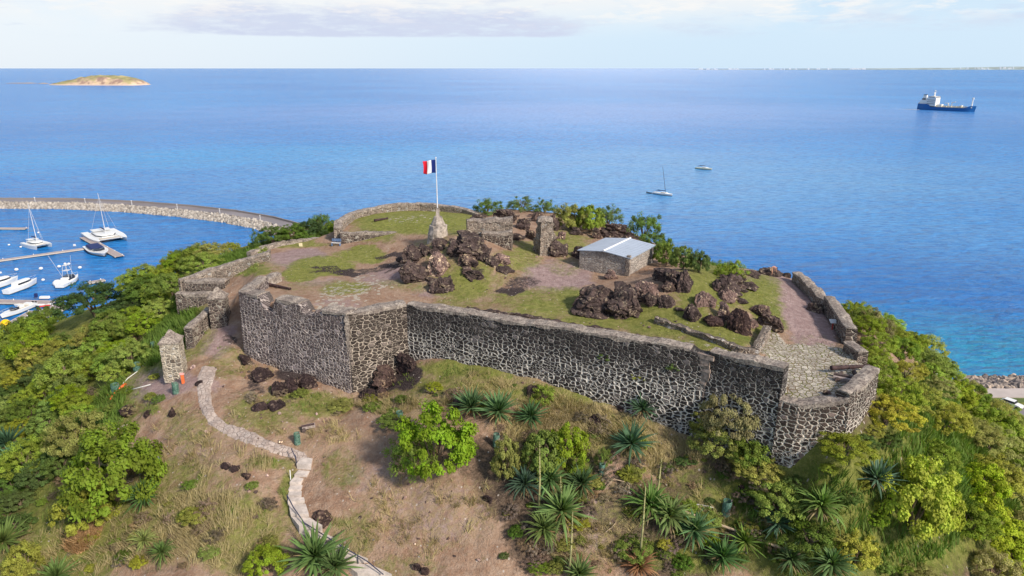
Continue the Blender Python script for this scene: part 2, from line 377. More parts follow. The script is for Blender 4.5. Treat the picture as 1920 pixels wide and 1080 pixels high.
# ------------------------------------------------------------------ setting: ground
GREEN = [  # px, py, rx, ry, amount   (grass)
 (870,530,70,45,.6),(970,490,60,25,.5),(1130,598,130,25,.55),(1330,540,90,60,.6),(1000,560,120,25,.45),(760,535,70,16,.35),(1200,640,160,20,.45),(570,535,60,18,.3),(1060,500,40,30,.3),(700,440,60,20,.5),
 (470,800,120,30,.3),(760,740,120,30,.35),(1150,820,120,60,.4),(870,720,160,30,.45),(560,1000,60,40,.3),(350,900,120,60,.3),
 (600,500,70,22,.9),(560,515,45,12,.9),(680,480,60,14,.7),(690,470,40,10,.6),(560,458,80,8,.5),(650,540,60,18,.5),(450,505,70,18,.6),(500,500,40,20,.3),(780,412,140,30,.85),(900,425,40,14,.7),
 (850,415,60,30,.6),(990,470,40,25,.5),(1060,455,60,30,.5),(1080,560,60,25,.65),(1030,575,90,20,.55),(860,575,80,20,.4),(900,540,45,20,.4),(1000,590,100,18,.45),(1250,600,120,40,.65),(1350,630,80,30,.65),
 (1440,590,40,60,.65),(1420,550,60,40,.7),(1180,600,60,20,.4),(1300,660,150,14,.5),(1380,560,40,25,.5),(1500,640,110,14,.2),(960,500,60,40,.3),(820,470,60,40,.35),(930,530,30,20,.35),(880,500,60,30,.45),
 (430,680,60,40,.35),(500,770,100,50,.42),(600,760,70,30,.5),(560,740,40,14,.5),(880,690,120,25,.65),(1050,740,180,30,.5),(780,700,40,25,.45),(900,640,200,12,.3),(330,680,30,14,.4),(285,765,30,12,.5),(350,800,60,60,.35),
 (640,880,60,50,.35),(700,960,60,60,.15),(250,950,200,90,.42),(450,1000,110,110,.45),(150,960,160,110,.55),(100,1050,160,70,.55),(330,900,90,60,.4),(540,920,20,80,.5),(500,870,60,14,.45),(660,1000,60,60,.35),(760,1060,90,30,.3),
 (1350,900,200,90,.32),(1150,1000,190,110,.25),(1600,960,340,180,.75),(1800,850,200,200,.9),(100,750,180,170,.85),(250,600,160,120,.85),(1200,960,100,40,.3),(1050,880,90,60,.4),(1300,1040,150,50,.5)]
DRY = [(800,960,200,110,.38),(400,850,160,80,.38),(600,820,140,40,.35),(300,1010,300,70,.55),(150,1040,150,50,.5),(560,700,120,30,.3),(1000,640,200,12,.3),(1100,1000,160,80,.4),(700,540,80,20,.25),(960,570,120,20,.25),(1080,790,190,70,.8),(1250,830,110,80,.7),(900,745,100,40,.6),(760,770,70,30,.5),(960,720,120,30,.5),(380,980,130,80,.7),(450,1050,120,40,.6),(660,755,80,20,.4),(1150,930,130,50,.4),(1330,690,60,30,.2),(1350,960,120,60,.5),(700,1050,60,30,.3),(800,590,80,20,.3),(900,600,120,14,.3),(1280,640,120,12,.4),(330,870,80,30,.4),(930,560,40,30,.3),(850,660,120,20,.3)]
ROCK = [(620,505,55,6,.8),(740,498,50,6,.7),(655,512,45,5,.7),(700,505,60,6,.5),(730,480,45,8,.6),(530,500,40,5,.35),(660,470,30,4,.4),(980,530,50,18,.5),(960,545,45,10,.6),(1040,500,60,20,.3),(890,510,25,8,.5),(740,700,60,38,1.0),(700,735,35,18,.9),(545,700,50,20,.6),(480,725,25,18,.5),(470,680,22,10,.5),(870,580,60,5,.35),
 (960,590,110,4,.4),(1150,620,150,4,.4),(300,700,60,30,.35),(270,740,50,20,.3),(1200,800,40,30,.3),(1010,890,30,60,.35),(950,840,35,60,.4),(960,950,50,60,.25),(1300,800,60,40,.3),(430,640,20,16,.5),(1170,880,50,30,.25),(1340,880,40,30,.4),(240,790,60,40,.25),(100,930,30,60,.4),(1270,930,60,20,.3),(1050,960,90,50,.42),(1230,1000,80,40,.42),(1420,900,60,40,.4),(920,820,60,30,.3),(1120,760,60,16,.3),(200,830,40,30,.35)]
PINK = [(560,485,70,20,.9),(740,520,90,25,.5),(1040,520,80,35,.8),(1500,570,70,60,1.0),(1530,620,60,40,.9),(1440,530,60,20,.8),(400,640,40,40,.7),(430,620,20,20,.5),(280,710,100,50,.8),(380,720,60,20,.4),(340,840,80,60,.35),(820,960,160,80,.35),(700,900,80,50,.3),(1150,880,80,60,.3),(640,570,60,14,.4),(830,545,80,20,.4),(600,530,80,10,.4),(1100,980,90,70,.6),(720,720,40,20,.4)]
PAVE = [(1520,690,105,52,1.3),(1520,730,90,45,1.3),(1445,645,35,25,.8),(1600,700,50,40,1.0)]
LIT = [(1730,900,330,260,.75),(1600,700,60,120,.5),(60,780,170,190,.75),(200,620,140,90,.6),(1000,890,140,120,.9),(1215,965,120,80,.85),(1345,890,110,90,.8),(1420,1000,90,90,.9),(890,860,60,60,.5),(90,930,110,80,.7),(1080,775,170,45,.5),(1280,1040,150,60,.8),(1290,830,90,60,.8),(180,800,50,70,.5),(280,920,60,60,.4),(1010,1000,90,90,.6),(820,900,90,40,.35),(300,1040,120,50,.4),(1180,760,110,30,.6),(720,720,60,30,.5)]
FLAG = [(650,550,50,25,.5),(700,540,40,16,.4),(600,575,40,12,.4),(680,520,30,8,.3),(1330,640,60,6,.25),(760,410,60,10,.3)]
def blob(px, py, L):
    r = np.zeros_like(px)
    for (cx_, cy_, rx, ry, a) in L:
        d = np.sqrt(((px-cx_)/rx)**2+((py-cy_)/ry)**2)
        r = np.maximum(r, a*(1-sstep(d, 0.45, 1.25)))
    return r
def masks(x, y, z):
    px, py, dep = proj(x, y, z)
    px = px+(fbm(x, y, 0.5, 3, 21)-.5)*26; py = py+(fbm(x, y, 0.5, 3, 31)-.5)*16
    ok = (dep > 5)
    m = [np.where(ok, blob(px, py, L), 0) for L in (GREEN, DRY, ROCK, PINK, PAVE, FLAG, LIT)]
    outside = (px < -60) | (px > 1980) | (py > 1130) | (py < 380)
    m[0] = np.where(outside, np.maximum(m[0], .75), m[0])
    sd, wl = poly_sd(x, y)
    hidden = (sd < -2.5) & ((y > 92) | (z < 30))
    m[0] = np.where(hidden, .9, m[0])
    m[4] = np.where(sd > 0, m[4], 0)
    return m
def grid_lines(a, b, segs):
    """non-uniform spacing; segs = [(start, step), ...] until b"""
    out = []; x = a
    for i, (st, dx) in enumerate(segs):
        en = segs[i+1][0] if i+1 < len(segs) else b
        n = max(1, int(round((en-st)/dx))); out += list(np.linspace(st, en, n, endpoint=False))
    return np.array(out+[b])
gx = grid_lines(-260, 260, [(-260, 6), (-130, 2), (-62, 0.6), (-42, 0.3), (40, 0.6), (60, 1.2), (110, 2.5), (160, 6)])
gy = grid_lines(-60, 230, [(-60, 6), (20, 1.5), (34, 0.35), (96, 0.5), (124, 1.5), (170, 4)])
GX, GY = np.meshgrid(gx, gy); GZ = ground_z(GX, GY)
V = np.stack([GX.ravel(), GY.ravel(), GZ.ravel()], 1)
ny, nx = GX.shape; idx = np.arange(nx*ny).reshape(ny, nx)
F = np.stack([idx[:-1,:-1].ravel(), idx[:-1,1:].ravel(), idx[1:,1:].ravel(), idx[1:,:-1].ravel()], 1)
mk_ = masks(V[:,0], V[:,1], V[:,2])
cov = np.stack([mk_[0], mk_[1], mk_[2], mk_[3]], 1)
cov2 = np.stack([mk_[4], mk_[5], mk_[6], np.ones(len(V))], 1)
def ground_mat(t, b):
    g = t.node('ShaderNodeNewGeometry').outputs['Position']
    a1 = t.node('ShaderNodeAttribute'); a1.attribute_name = 'cover'
    s1 = t.node('ShaderNodeSeparateColor', {0: a1.outputs['Color']}); grn, dry, rok = s1.outputs; pnk = a1.outputs['Alpha']
    a2 = t.node('ShaderNodeAttribute'); a2.attribute_name = 'cover2'
    s2 = t.node('ShaderNodeSeparateColor', {0: a2.outputs['Color']}); pav, flg, lit = s2.outputs
    nA = t.noise(g, 0.35, 6, 0.62); nB = t.noise(g, 1.7, 6, 0.7); nC = t.noise(g, 7.0, 5, 0.7); nD = t.noise(g, 0.9, 5, 0.6, dist=0.8)
    nE = t.noise(t.node('ShaderNodeVectorMath', {0: g, 1: (31, 7, 5)}, operation='ADD').outputs[0], 2.6, 6, 0.72)
    dirt = t.mix(t.step(nA, 0.35, 0.65), c4(.315,.190,.125), c4(.41,.275,.190))
    dirt = t.mix(t.math('MULTIPLY', t.step(nB, 0.4, 0.72), 0.6), dirt, c4(.48,.37,.29))
    dirt = t.mix(t.math('MULTIPLY', t.step(nE, 0.50, 0.70), 0.6), dirt, c4(.18,.115,.085))
    nF = t.noise(g, 14.0, 4, 0.75); dirt = t.mix(t.math('MULTIPLY', t.step(nF, 0.54, 0.70), 0.55), dirt, c4(.13,.085,.062)); dirt = t.mix(t.math('MULTIPLY', t.step(nC, 0.55, 0.72), 0.5), dirt, c4(.50,.40,.32))
    pink = t.mix(t.step(nB, 0.35, 0.7), c4(.31,.215,.205), c4(.45,.335,.315))
    pink = t.mix(t.math('MULTIPLY', t.step(nC, 0.52, 0.72), 0.5), pink, c4(.17,.10,.09))
    col = t.mix(t.step(t.math('ADD', pnk, t.math('MULTIPLY', nD, 0.8)), 0.62, 0.95), dirt, pink)
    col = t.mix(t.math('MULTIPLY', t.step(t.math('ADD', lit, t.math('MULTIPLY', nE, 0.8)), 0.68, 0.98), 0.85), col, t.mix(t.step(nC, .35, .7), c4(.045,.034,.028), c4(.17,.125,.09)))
    dg = t.mix(t.step(nC, 0.3, 0.7), c4(.28,.20,.105), c4(.44,.345,.20))
    fd = t.step(t.math('ADD', dry, t.math('MULTIPLY', nE, 0.9)), 0.72, 1.0)
    col = t.mix(t.math('MULTIPLY', fd, 0.85), col, dg)
    gr = t.mix(t.step(nB, 0.32, 0.68), c4(.165,.200,.036), c4(.335,.345,.090))
    gr = t.mix(t.math('MULTIPLY', t.step(nC, 0.5, 0.7), 0.55), gr, c4(.38,.33,.13))
    gr = t.mix(t.math('MULTIPLY', t.step(nD, 0.52, 0.75), 0.5), gr, c4(.125,.225,.035))
    fg = t.step(t.math('ADD', grn, t.math('ADD', t.math('MULTIPLY', nD, 0.55), t.math('MULTIPLY', nE, 0.55))), 0.70, 1.14)
    col = t.mix(t.math('MULTIPLY', fg, 0.9), col, gr)
    rk = t.mix(t.step(nC, 0.35, 0.7), c4(.035,.026,.026), c4(.13,.10,.095))
    fr = t.step(t.math('ADD', rok, t.math('ADD', t.math('MULTIPLY', nE, 0.5), t.math('MULTIPLY', nC, 0.3))), 0.78, 0.95)
    col = t.mix(fr, col, rk)
    # pale flagstones in the grass and the paved platform
    vv = t.node('ShaderNodeVectorMath', {0: g, 1: t.node('ShaderNodeVectorMath', {0: t.node('ShaderNodeTexNoise', {'Vector': g, 'Scale': 1.5}).outputs['Color'], 'Scale': 0.35}, operation='SCALE').outputs[0]}, operation='ADD').outputs[0]
    vd = t.node('ShaderNodeTexVoronoi', {'Vector': vv, 'Scale': 2.25}, voronoi_dimensions='2D', feature='DISTANCE_TO_EDGE').outputs['Distance']
    vcn = t.node('ShaderNodeTexVoronoi', {'Vector': vv, 'Scale': 2.25}, voronoi_dimensions='2D'); vc = t.node('ShaderNodeSeparateColor', {0: vcn.outputs['Color']}).outputs[0]
    stn = t.mix(vc, c4(.36,.315,.26), c4(.62,.565,.48))
    stn = t.mix(t.math('MULTIPLY', t.step(nC, 0.5, 0.75), 0.4), stn, c4(.24,.20,.17))
    gap = t.mix(t.step(nB, 0.4, 0.6), c4(.19,.20,.045), c4(.24,.17,.11))
    pvs = t.step(t.math('SUBTRACT', vd, t.math('MULTIPLY', t.math('SUBTRACT', nD, 0.35), 0.22)), 0.02, 0.075)
    pc = t.mix(pvs, gap, stn)
    pf = t.step(t.math('ADD', pav, t.math('MULTIPLY', nD, 0.5)), 0.62, 0.80)
    col = t.mix(pf, col, pc)
    ff = t.math('MULTIPLY', t.step(t.math('ADD', flg, t.math('MULTIPLY', t.math('SUBTRACT', vc, 0.5), 0.9)), 0.52, 0.60), t.step(vd, 0.05, 0.13))
    col = t.mix(ff, col, c4(.50,.45,.37))
    # scattered pale pebbles
    pb = t.node('ShaderNodeTexVoronoi', {'Vector': g, 'Scale': 1.3, 'Randomness': 1.0}, voronoi_dimensions='2D'); ps = t.node('ShaderNodeSeparateColor', {0: pb.outputs['Color']}).outputs[1]
    pm = t.math('MULTIPLY', t.math('LESS_THAN', pb.outputs['Distance'], t.math('MULTIPLY', ps, 0.10)), t.math('GREATER_THAN', ps, 0.86))
    col = t.mix(t.math('MULTIPLY', pm, 0.9), col, c4(.55,.48,.42))
    t.set(b, 'Base Color', col); t.set(b, 'Roughness', 0.95); t.set(b, 'Specular IOR Level', 0.1)
    h = t.math('ADD', t.math('MULTIPLY', nC, 0.5), t.math('ADD', t.math('MULTIPLY', nE, 0.7), t.math('MULTIPLY', t.math('MULTIPLY', pvs, pf), 0.35)))
    h = t.math('ADD', h, t.math('MULTIPLY', fg, t.math('MULTIPLY', t.noise(g, 22.0, 3, 0.7), 0.5)))
    t.set(b, 'Normal', t.node('ShaderNodeBump', {'Strength': 1.0, 'Distance': 0.32, 'Height': h}).outputs[0])
M_ground = mk('hill_soil_and_grass', ground_mat)
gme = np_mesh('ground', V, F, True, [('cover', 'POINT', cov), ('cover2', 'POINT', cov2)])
tag(link('ground', gme, M_ground), kind='structure')

# ------------------------------------------------------------------ masonry
def rubble_mat(stone_lo, stone_hi, mortar, scale=2.1, w=0.055, topdark=0.0, botw=0.0, moss=0.25, stain=0.3):
    def fn(t, b):
        uv = t.node('ShaderNodeTexCoord').outputs['UV']
        g = t.node('ShaderNodeNewGeometry').outputs['Position']
        hrel = t.attr('hrel')
        nz = t.node('ShaderNodeTexNoise', {'Vector': uv, 'Scale': 2.2, 'Detail': 3.0})
        ds = t.node('ShaderNodeVectorMath', {0: nz.outputs['Color'], 'Scale': 0.34}, operation='SCALE').outputs[0]
        vv = t.node('ShaderNodeVectorMath', {0: uv, 1: ds}, operation='ADD').outputs[0]
        mp = t.node('ShaderNodeMapping', {0: vv, 'Scale': (0.80, 1.22, 1)}).outputs[0]
        vd = t.node('ShaderNodeTexVoronoi', {'Vector': mp, 'Scale': scale, 'Randomness': 0.78}, voronoi_dimensions='2D', feature='DISTANCE_TO_EDGE').outputs['Distance']
        vcn = t.node('ShaderNodeTexVoronoi', {'Vector': mp, 'Scale': scale, 'Randomness': 0.78}, voronoi_dimensions='2D')
        vdB = t.node('ShaderNodeTexVoronoi', {'Vector': mp, 'Scale': scale*1.55, 'Randomness': 0.9}, voronoi_dimensions='2D', feature='DISTANCE_TO_EDGE').outputs['Distance']
        vcB = t.node('ShaderNodeTexVoronoi', {'Vector': mp, 'Scale': scale*1.55, 'Randomness': 0.9}, voronoi_dimensions='2D')
        msk = t.step(t.noise(uv, 0.75, 3, 0.6), 0.53, 0.56)
        vd = t.math('ADD', t.math('MULTIPLY', vd, t.math('SUBTRACT', 1.0, msk)), t.math('MULTIPLY', vdB, msk))
        vcn = t.node('ShaderNodeMix', {0: msk, 6: vcn.outputs['Color'], 7: vcB.outputs['Color']}, data_type='RGBA')
        sc_ = t.node('ShaderNodeSeparateColor', {0: vcn.outputs[2]}); vr, vg = sc_.outputs[0], sc_.outputs[1]
        nf = t.noise(uv, 9.0, 4, 0.7); nl = t.noise(uv, 0.28, 4, 0.6); nm = t.noise(uv, 1.1, 4, 0.65)
        st = t.mix(vr, c4(stone_lo), c4(stone_hi))
        st = t.mix(t.math('MULTIPLY', t.step(nf, 0.5, 0.72), 0.45), st, c4(tuple(min(.6, c*2.6+.03) for c in stone_hi)))
        st = t.mix(t.math('MULTIPLY', t.math('GREATER_THAN', vg, 0.92), 0.6), st, c4(tuple(min(.5, c*3.2+.05) for c in stone_hi)))
        wid = t.math('ADD', t.math('ADD', w, t.math('MULTIPLY', t.math('SUBTRACT', nm, 0.5), w*3.2)), t.math('MULTIPLY', t.math('SUBTRACT', nl, 0.5), w*3.0))
        mo_ = t.step(t.math('ADD', hrel, t.math('MULTIPLY', t.math('SUBTRACT', nl, 0.5), 0.6)), 0.58, 0.90, 1.0, 1.0-topdark*.85)
        if topdark: wid = t.math('MULTIPLY', wid, t.step(t.math('ADD', hrel, t.math('MULTIPLY', t.math('SUBTRACT', nl, 0.5), 0.6)), 0.60, 0.92, 1.0, 1.0-topdark*.6))
        if botw: wid = t.math('MULTIPLY', wid, t.step(hrel, 0.0, 0.5, 1.0+botw, 1.0))
        wid = t.math('MAXIMUM', wid, 0.006)
        mor = t.math('MULTIPLY', t.step(vd, wid, t.math('ADD', wid, 0.022), 1.0, 0.0), mo_)
        mor = t.math('MULTIPLY', mor, t.step(t.noise(uv, 1.9, 5, 0.75), 0.28, 0.42, 0.35, 1.0))
        mc = t.mix(t.step(nf, 0.35, 0.7), c4(tuple(c*.75 for c in mortar)), c4(tuple(min(.85,c*1.12) for c in mortar))); mc = t.mix(t.math('MULTIPLY', t.step(t.noise(uv, 0.55, 5, 0.7), 0.50, 0.68), 0.55), mc, c4(tuple(c*.5 for c in mortar)))
        col = t.mix(mor, st, mc)
        col = t.mix(t.math('MULTIPLY', t.step(nl, 0.52, 0.70), stain), col, c4(.10,.085,.075))
        col = t.mix(t.math('MULTIPLY', t.step(t.math('ADD', nm, t.math('MULTIPLY', hrel, -0.12)), 0.56, 0.68), moss), col, c4(.13,.125,.03))
        t.set(b, 'Base Color', col); t.set(b, 'Roughness', 0.9); t.set(b, 'Specular IOR Level', 0.2)
        h = t.math('ADD', t.math('MULTIPLY', t.step(vd, 0.0, 0.2), 0.9), t.math('MULTIPLY', nf, 0.35))
        t.set(b, 'Normal', t.node('ShaderNodeBump', {'Strength': 0.9, 'Distance': 0.2, 'Height': h}).outputs[0])
    return fn
M_wall_dark = mk('dark_rubble_white_mortar', rubble_mat((.014,.012,.013), (.058,.048,.046), (.80,.73,.66), 2.25, .125, 0.80, 0.25, 0.08, 0.10))
M_wall_round = mk('dark_rubble_thick_mortar', rubble_mat((.028,.020,.018), (.085,.060,.050), (.80,.70,.60), 2.2, .13, 0.45, 0.25, 0.08, 0.08))
M_wall_brown = mk('brown_rubble', rubble_mat((.026,.020,.018), (.080,.062,.052), (.58,.49,.40), 2.1, .085, 0.3, 0.0, 0.10, 0.1))
M_wall_grey = mk('grey_rubble_pink_mortar', rubble_mat((.050,.038,.040), (.145,.115,.112), (.74,.64,.59), 2.5, .115, 0.30, 0.0, 0.10, 0.2))
M_wall_pale = mk('pale_weathered_rubble', rubble_mat((.12,.09,.075), (.30,.235,.19), (.56,.48,.39), 2.4, .085, 0.0, 0.0, 0.15, 0.3))
M_wall_mix = mk('mixed_rubble', rubble_mat((.035,.026,.026), (.17,.13,.11), (.52,.45,.37), 2.3, .075, 0.2, 0.0, 0.15, 0.25))
M_wall_cream = mk('cream_plaster_pillar', rubble_mat((.10,.075,.055), (.42,.36,.28), (.70,.62,.50), 2.3, .20, 0.0, 0.1, 0.05, 0.1))
def coping_fn(t, b):
    g = t.node('ShaderNodeNewGeometry').outputs['Position']
    n1 = t.noise(g, 1.4, 6, 0.7); n2 = t.noise(g, 6.0, 5, 0.7); n3 = t.noise(g, 0.5, 4, 0.6)
    col = t.mix(t.step(n1, 0.35, 0.68), c4(.22,.18,.155), c4(.50,.43,.36))
    col = t.mix(t.math('MULTIPLY', t.step(n2, 0.46, 0.62), 0.85), col, c4(.085,.066,.060))
    col = t.mix(t.math('MULTIPLY', t.step(n3, 0.52, 0.7), 0.5), col, c4(.21,.18,.16))
    t.set(b, 'Base Color', col); t.set(b, 'Roughness', 0.95)
    t.set(b, 'Normal', t.node('ShaderNodeBump', {'Strength': 0.8, 'Distance': 0.12, 'Height': t.math('ADD', n2, n1)}).outputs[0])
M_cop = mk('lime_coping', coping_fn)
def rocky_fn(t, b):
    oc = t.node('ShaderNodeTexCoord').outputs['Object']; g = t.node('ShaderNodeNewGeometry')
    pos = g.outputs['Position']
    n1 = t.noise(pos, 0.9, 6, 0.7); n2 = t.noise(pos, 4.0, 6, 0.72); n3 = t.noise(pos, 1.7, 5, 0.6, dist=1.0)
    oi = t.node('ShaderNodeObjectInfo')
    base = t.mix(t.step(n1, 0.35, 0.7), c4(.032,.021,.020), c4(.115,.078,.070))
    base = t.mix(t.math('MULTIPLY', t.step(n2, 0.45, 0.7), 0.55), base, c4(.20,.15,.135))
    lich = t.math('MULTIPLY', t.step(n3, 0.54, 0.66), t.step(n2, 0.42, 0.56))
    base = t.mix(t.math('MULTIPLY', lich, 0.8), base, c4(.50,.40,.28))
    base = t.mix(1.0, base, oi.outputs['Color'], 'MULTIPLY')
    t.set(b, 'Base Color', base); t.set(b, 'Roughness', 0.85); t.set(b, 'Specular IOR Level', 0.25)
    t.set(b, 'Normal', t.node('ShaderNodeBump', {'Strength': 0.9, 'Distance': 0.25, 'Height': t.math('ADD', n2, t.math('MULTIPLY', n1, 1.5))}).outputs[0])
M_rock = mk('weathered_basalt', rocky_fn)

def resample(pts, step):
    out = []
    for i in range(len(pts)-1):
        a = np.array(pts[i], float); b = np.array(pts[i+1], float)
        n = max(1, int(math.ceil(np.hypot(*(b-a)[:2])/step)))
        for k in range(n): out.append(a+(b-a)*k/n)
    out.append(np.array(pts[-1], float)); return np.array(out)
def wall(name, pts, thick, m, label, cat='wall', group=None, base=None, cop=True, copr=None, drop=None, jit=0.05, nv=None, topjit=0.08, side=1, cop_h=0.14, step=0.32, batter=0.04, parent=None, copm=None):
    """outer-edge polyline (x,y,ztop) -> thick rubble wall with a coping; drop(u)->metres taken off the top; side=1 thickness to the left"""
    Q = resample(pts, step); n = len(Q)
    T = np.gradient(Q[:, :2], axis=0) if n > 2 else np.repeat((Q[1:2,:2]-Q[:1,:2]), n, 0)
    T /= np.linalg.norm(T, axis=1)[:, None]+1e-9
    N = np.stack([-T[:,1], T[:,0]], 1)*side
    seg = np.r_[0, np.cumsum(np.hypot(*np.diff(Q[:, :2], axis=0).T))]
    inner = Q[:, :2]+N*thick
    if base is None:
        zb = np.minimum(z_out(Q[:,0], Q[:,1]), ground_z(Q[:,0]-N[:,0]*1.2, Q[:,1]-N[:,1]*1.2))-0.9
        zb2 = zb
    else: zb = np.full(n, base) if not callable(base) else base(Q); zb2 = zb
    d = np.array([drop(u) for u in seg]) if drop else np.zeros(n)
    zt = Q[:,2]-d+(fbm(seg*1.0, seg*0+3.3, 0.9, 3, 5)-.5)*topjit*2
    H = float((zt-zb).max()); nv = nv or max(4, int(H/0.35))
    rows = [(0, v/nv) for v in range(nv+1)]+[(k/3, 1.0) for k in (1, 2)]+[(1, 1-v/nv) for v in range(nv+1)]
    nr = len(rows); V = np.zeros((n, nr, 3)); UV = np.zeros((n, nr, 2)); HR = np.zeros((n, nr))
    for j, (s_, v) in enumerate(rows):
        z = zb+(zt-zb)*v
        off = -batter*(zt-z)*(1-s_)
        xy = Q[:, :2]+N*(thick*s_+off[:, None]*1.0 if False else (thick*s_)) + N*off[:, None]
        jn = (fbm(seg*1.3+j*1.7, np.full(n, j*0.9), 1.0, 2, 13)-.5)*2*jit
        xy = xy+N*jn[:, None]
        V[:, j, :2] = xy; V[:, j, 2] = z+((fbm(seg*1.9, np.full(n, j*3.1), 1.0, 2, 17)-.5)*topjit if (v == 1.0) else 0)
        UV[:, j, 0] = seg+(40 if s_ > .9 else 0); UV[:, j, 1] = z if s_ in (0, 1) else z+s_*thick
        HR[:, j] = 1-np.clip((Q[:,2]-z)/np.maximum(H, 1), 0, 1)
    idx = np.arange(n*nr).reshape(n, nr)
    Fq = []
    for j in range(nr-1):
        q = np.stack([idx[:-1, j], idx[1:, j], idx[1:, j+1], idx[:-1, j+1]], 1)
        Fq.append(q if side > 0 else q[:, ::-1])
    # end caps: pair front rows with back rows
    half = nr//2
    caps = []
    for e in (0, n-1):
        for j in range(half):
            a, b2, c, d2 = idx[e, j], idx[e, j+1], idx[e, nr-2-j], idx[e, nr-1-j]
            q = (a, b2, c, d2) if (e == 0) == (side > 0) else (d2, c, b2, a)
            if len(set(q)) == 4: caps.append(q)
    Fa = np.concatenate(Fq+[np.array(caps)])
    uvf = UV.reshape(-1, 2)
    me = np_mesh(name, V.reshape(-1, 3), Fa, False, [('hrel', 'POINT', HR.ravel())], uvf)
    # planar uv for the end caps
    ul = me.uv_layers[0].data; s0 = sum(len(q) for q in Fq)
    for pi in range(s0, len(me.polygons)):
        for li in me.polygons[pi].loop_indices:
            co = me.vertices[me.loops[li].vertex_index].co; ul[li].uv = (co.x*.8+co.y*.6+7, co.z)
    o = link(name, me, m, parent)
    if not parent: tag(o, label, cat, group)
    if cop:
        runs = []; cur = []
        for i in range(n):
            if d[i] < 0.12 and (copr is None or any(a <= seg[i] <= b for a, b in copr)): cur.append(i)
            else:
                if len(cur) > 2: runs.append(cur)
                cur = []
        if len(cur) > 2: runs.append(cur)
        CV = []; CF = []
        for run in runs:
            b0 = len(CV)
            for i in run:
                ov = -0.03+0.14*vnoise(np.array([seg[i]*.6]), np.array([7.2]), 5)[0]
                zt_ = zt[i]+cop_h*(.4+1.6*vnoise(np.array([seg[i]*.8]), np.array([2.2]), 5)[0])+random.uniform(-.02,.02)
                for (s_, zz) in ((-ov, zt[i]-0.08-0.3*vnoise(np.array([seg[i]*1.3]), np.array([1.2]), 5)[0]), (-ov, zt_-.06), (thick*.3, zt_+.03), (thick*.7, zt_+.02), (thick+ov, zt_-.06), (thick+ov, zt[i]-0.15)):
                    p = Q[i, :2]+N[i]*s_; CV.append((p[0], p[1], zz+random.uniform(-.03, .03)))
            for k in range(len(run)-1):
                for j in range(5):
                    q = (b0+k*6+j, b0+(k+1)*6+j, b0+(k+1)*6+j+1, b0+k*6+j+1)
                    CF.append(q if side > 0 else q[::-1])
            e0 = tuple(range(b0, b0+6)); e1 = tuple(range(b0+(len(run)-1)*6, b0+len(run)*6))
            for e in (e0, e1[::-1]): CF += [(e[0], e[1], e[4], e[5]), (e[1], e[2], e[3], e[4])]
        if CF:
            mb = MB(); mb.add(CV, CF); mb.build('coping', copm or M_cop, o)
    return o
def gaps(L, soft=0.25):
    def f(u):
        r = 0.0
        for a, b, h in L:
            t = min(1, max(0, (u-a)/soft+.5))*min(1, max(0, (b-u)/soft+.5)); r = max(r, h*t)
        return r
    return f
FPw = [P(*p) for p in FP]
dist2 = lambda a, b: math.hypot(a[0]-b[0], a[1]-b[1])
def frac(pa, pb, px):  # arc fraction at picture column px on edge a-b
    return (px-pa[0])/(pb[0]-pa[0])
L0 = dist2(FPw[0], FPw[1])
u_ = lambda px: L0*frac(FP[0], FP[1], px)
wall('bastion_wall', FPw[0:2], 1.7, M_wall_grey, 'tall grey rubble wall with broken notched top facing the entrance ramp', group='front rampart walls', drop=gaps([(u_(492), u_(515), 1.55), (u_(568), u_(593), 0.95), (u_(593), u_(604), 0.5)], 0.5), copr=None)
wall('flank_wall', FPw[1:3], 1.5, M_wall_brown, 'short brown rubble wall in the inner corner between the notched bastion and the long wall', group='front rampart walls')
L2 = dist2(FPw[2], FPw[3])
wall('curtain_wall', FPw[2:4], 1.35, M_wall_dark, 'longest dark rubble wall with white mortar running along the front of the fort', group='front rampart walls', drop=gaps([(L2-1.3, L2+1, 0.35)], .6))
a_ = FPw[1]; qb = MB(); zz = 43.0; rq = random.Random(4)
while zz < 51.9:
    h_ = rq.uniform(.3, .5); w1, w2 = rq.uniform(.22, .50), rq.uniform(.22, .50); qb.box((a_[0]-.04+(w2-w1)*.2, a_[1]+.10+.0, zz+h_/2), (w1*.6+w2*.6, .42, h_-.03), rq.uniform(-.1,.1), 1, .03); zz += h_
qo = qb.build('corner_stones', M_cop, bpy.data.objects['bastion_wall'])
e0 = FPw[3]; e1 = FPw[4]
wall('merlon_wall', [(e0[0]+.02, e0[1]-.02, e0[2]+.1), (e1[0], e1[1], e1[2])], 1.25, M_wall_dark, 'dark rubble wall standing above the paved platform and ending in a vertical broken edge', group='front rampart walls')
pm_ = MB(); m_ = P(1338,700,51.0); rq = random.Random(6)
dx_, dy_ = e1[0]-e0[0], e1[1]-e0[1]; dl_ = math.hypot(dx_, dy_); dx_ /= dl_; dy_ /= dl_; nx__, ny__ = dy_, -dx_
zz = 48.9
while zz < 52.7:
    h_ = rq.uniform(.3, .5); w_ = .5+.9*(zz-48.9)/3.8+rq.uniform(-.2,.2); u_c = -.35+rq.uniform(-.15,.15)
    pm_.box((e0[0]+dx_*u_c+nx__*.02, e0[1]+dy_*u_c+ny__*.02, zz+h_/2), (w_, .34, h_-.02), math.atan2(dy_, dx_)+rq.uniform(-.08,.08), .96, .05); zz += h_
pm_.build('repair_patch', mk('tan_plaster', color=(.27,.21,.175), rough=.95, var=.5, vscale=3.5, bump=.8, bscale=4), bpy.data.objects['merlon_wall'])
wall('round_bastion_wall', [(FPw[5][0]-.5, FPw[5][1]+.15, FPw[5][2])]+FPw[6:9], 1.1, M_wall_round, 'curved rubble wall with thick pale mortar below the paved platform, without parapet', group='front rampart walls', cop=True, topjit=0.12)
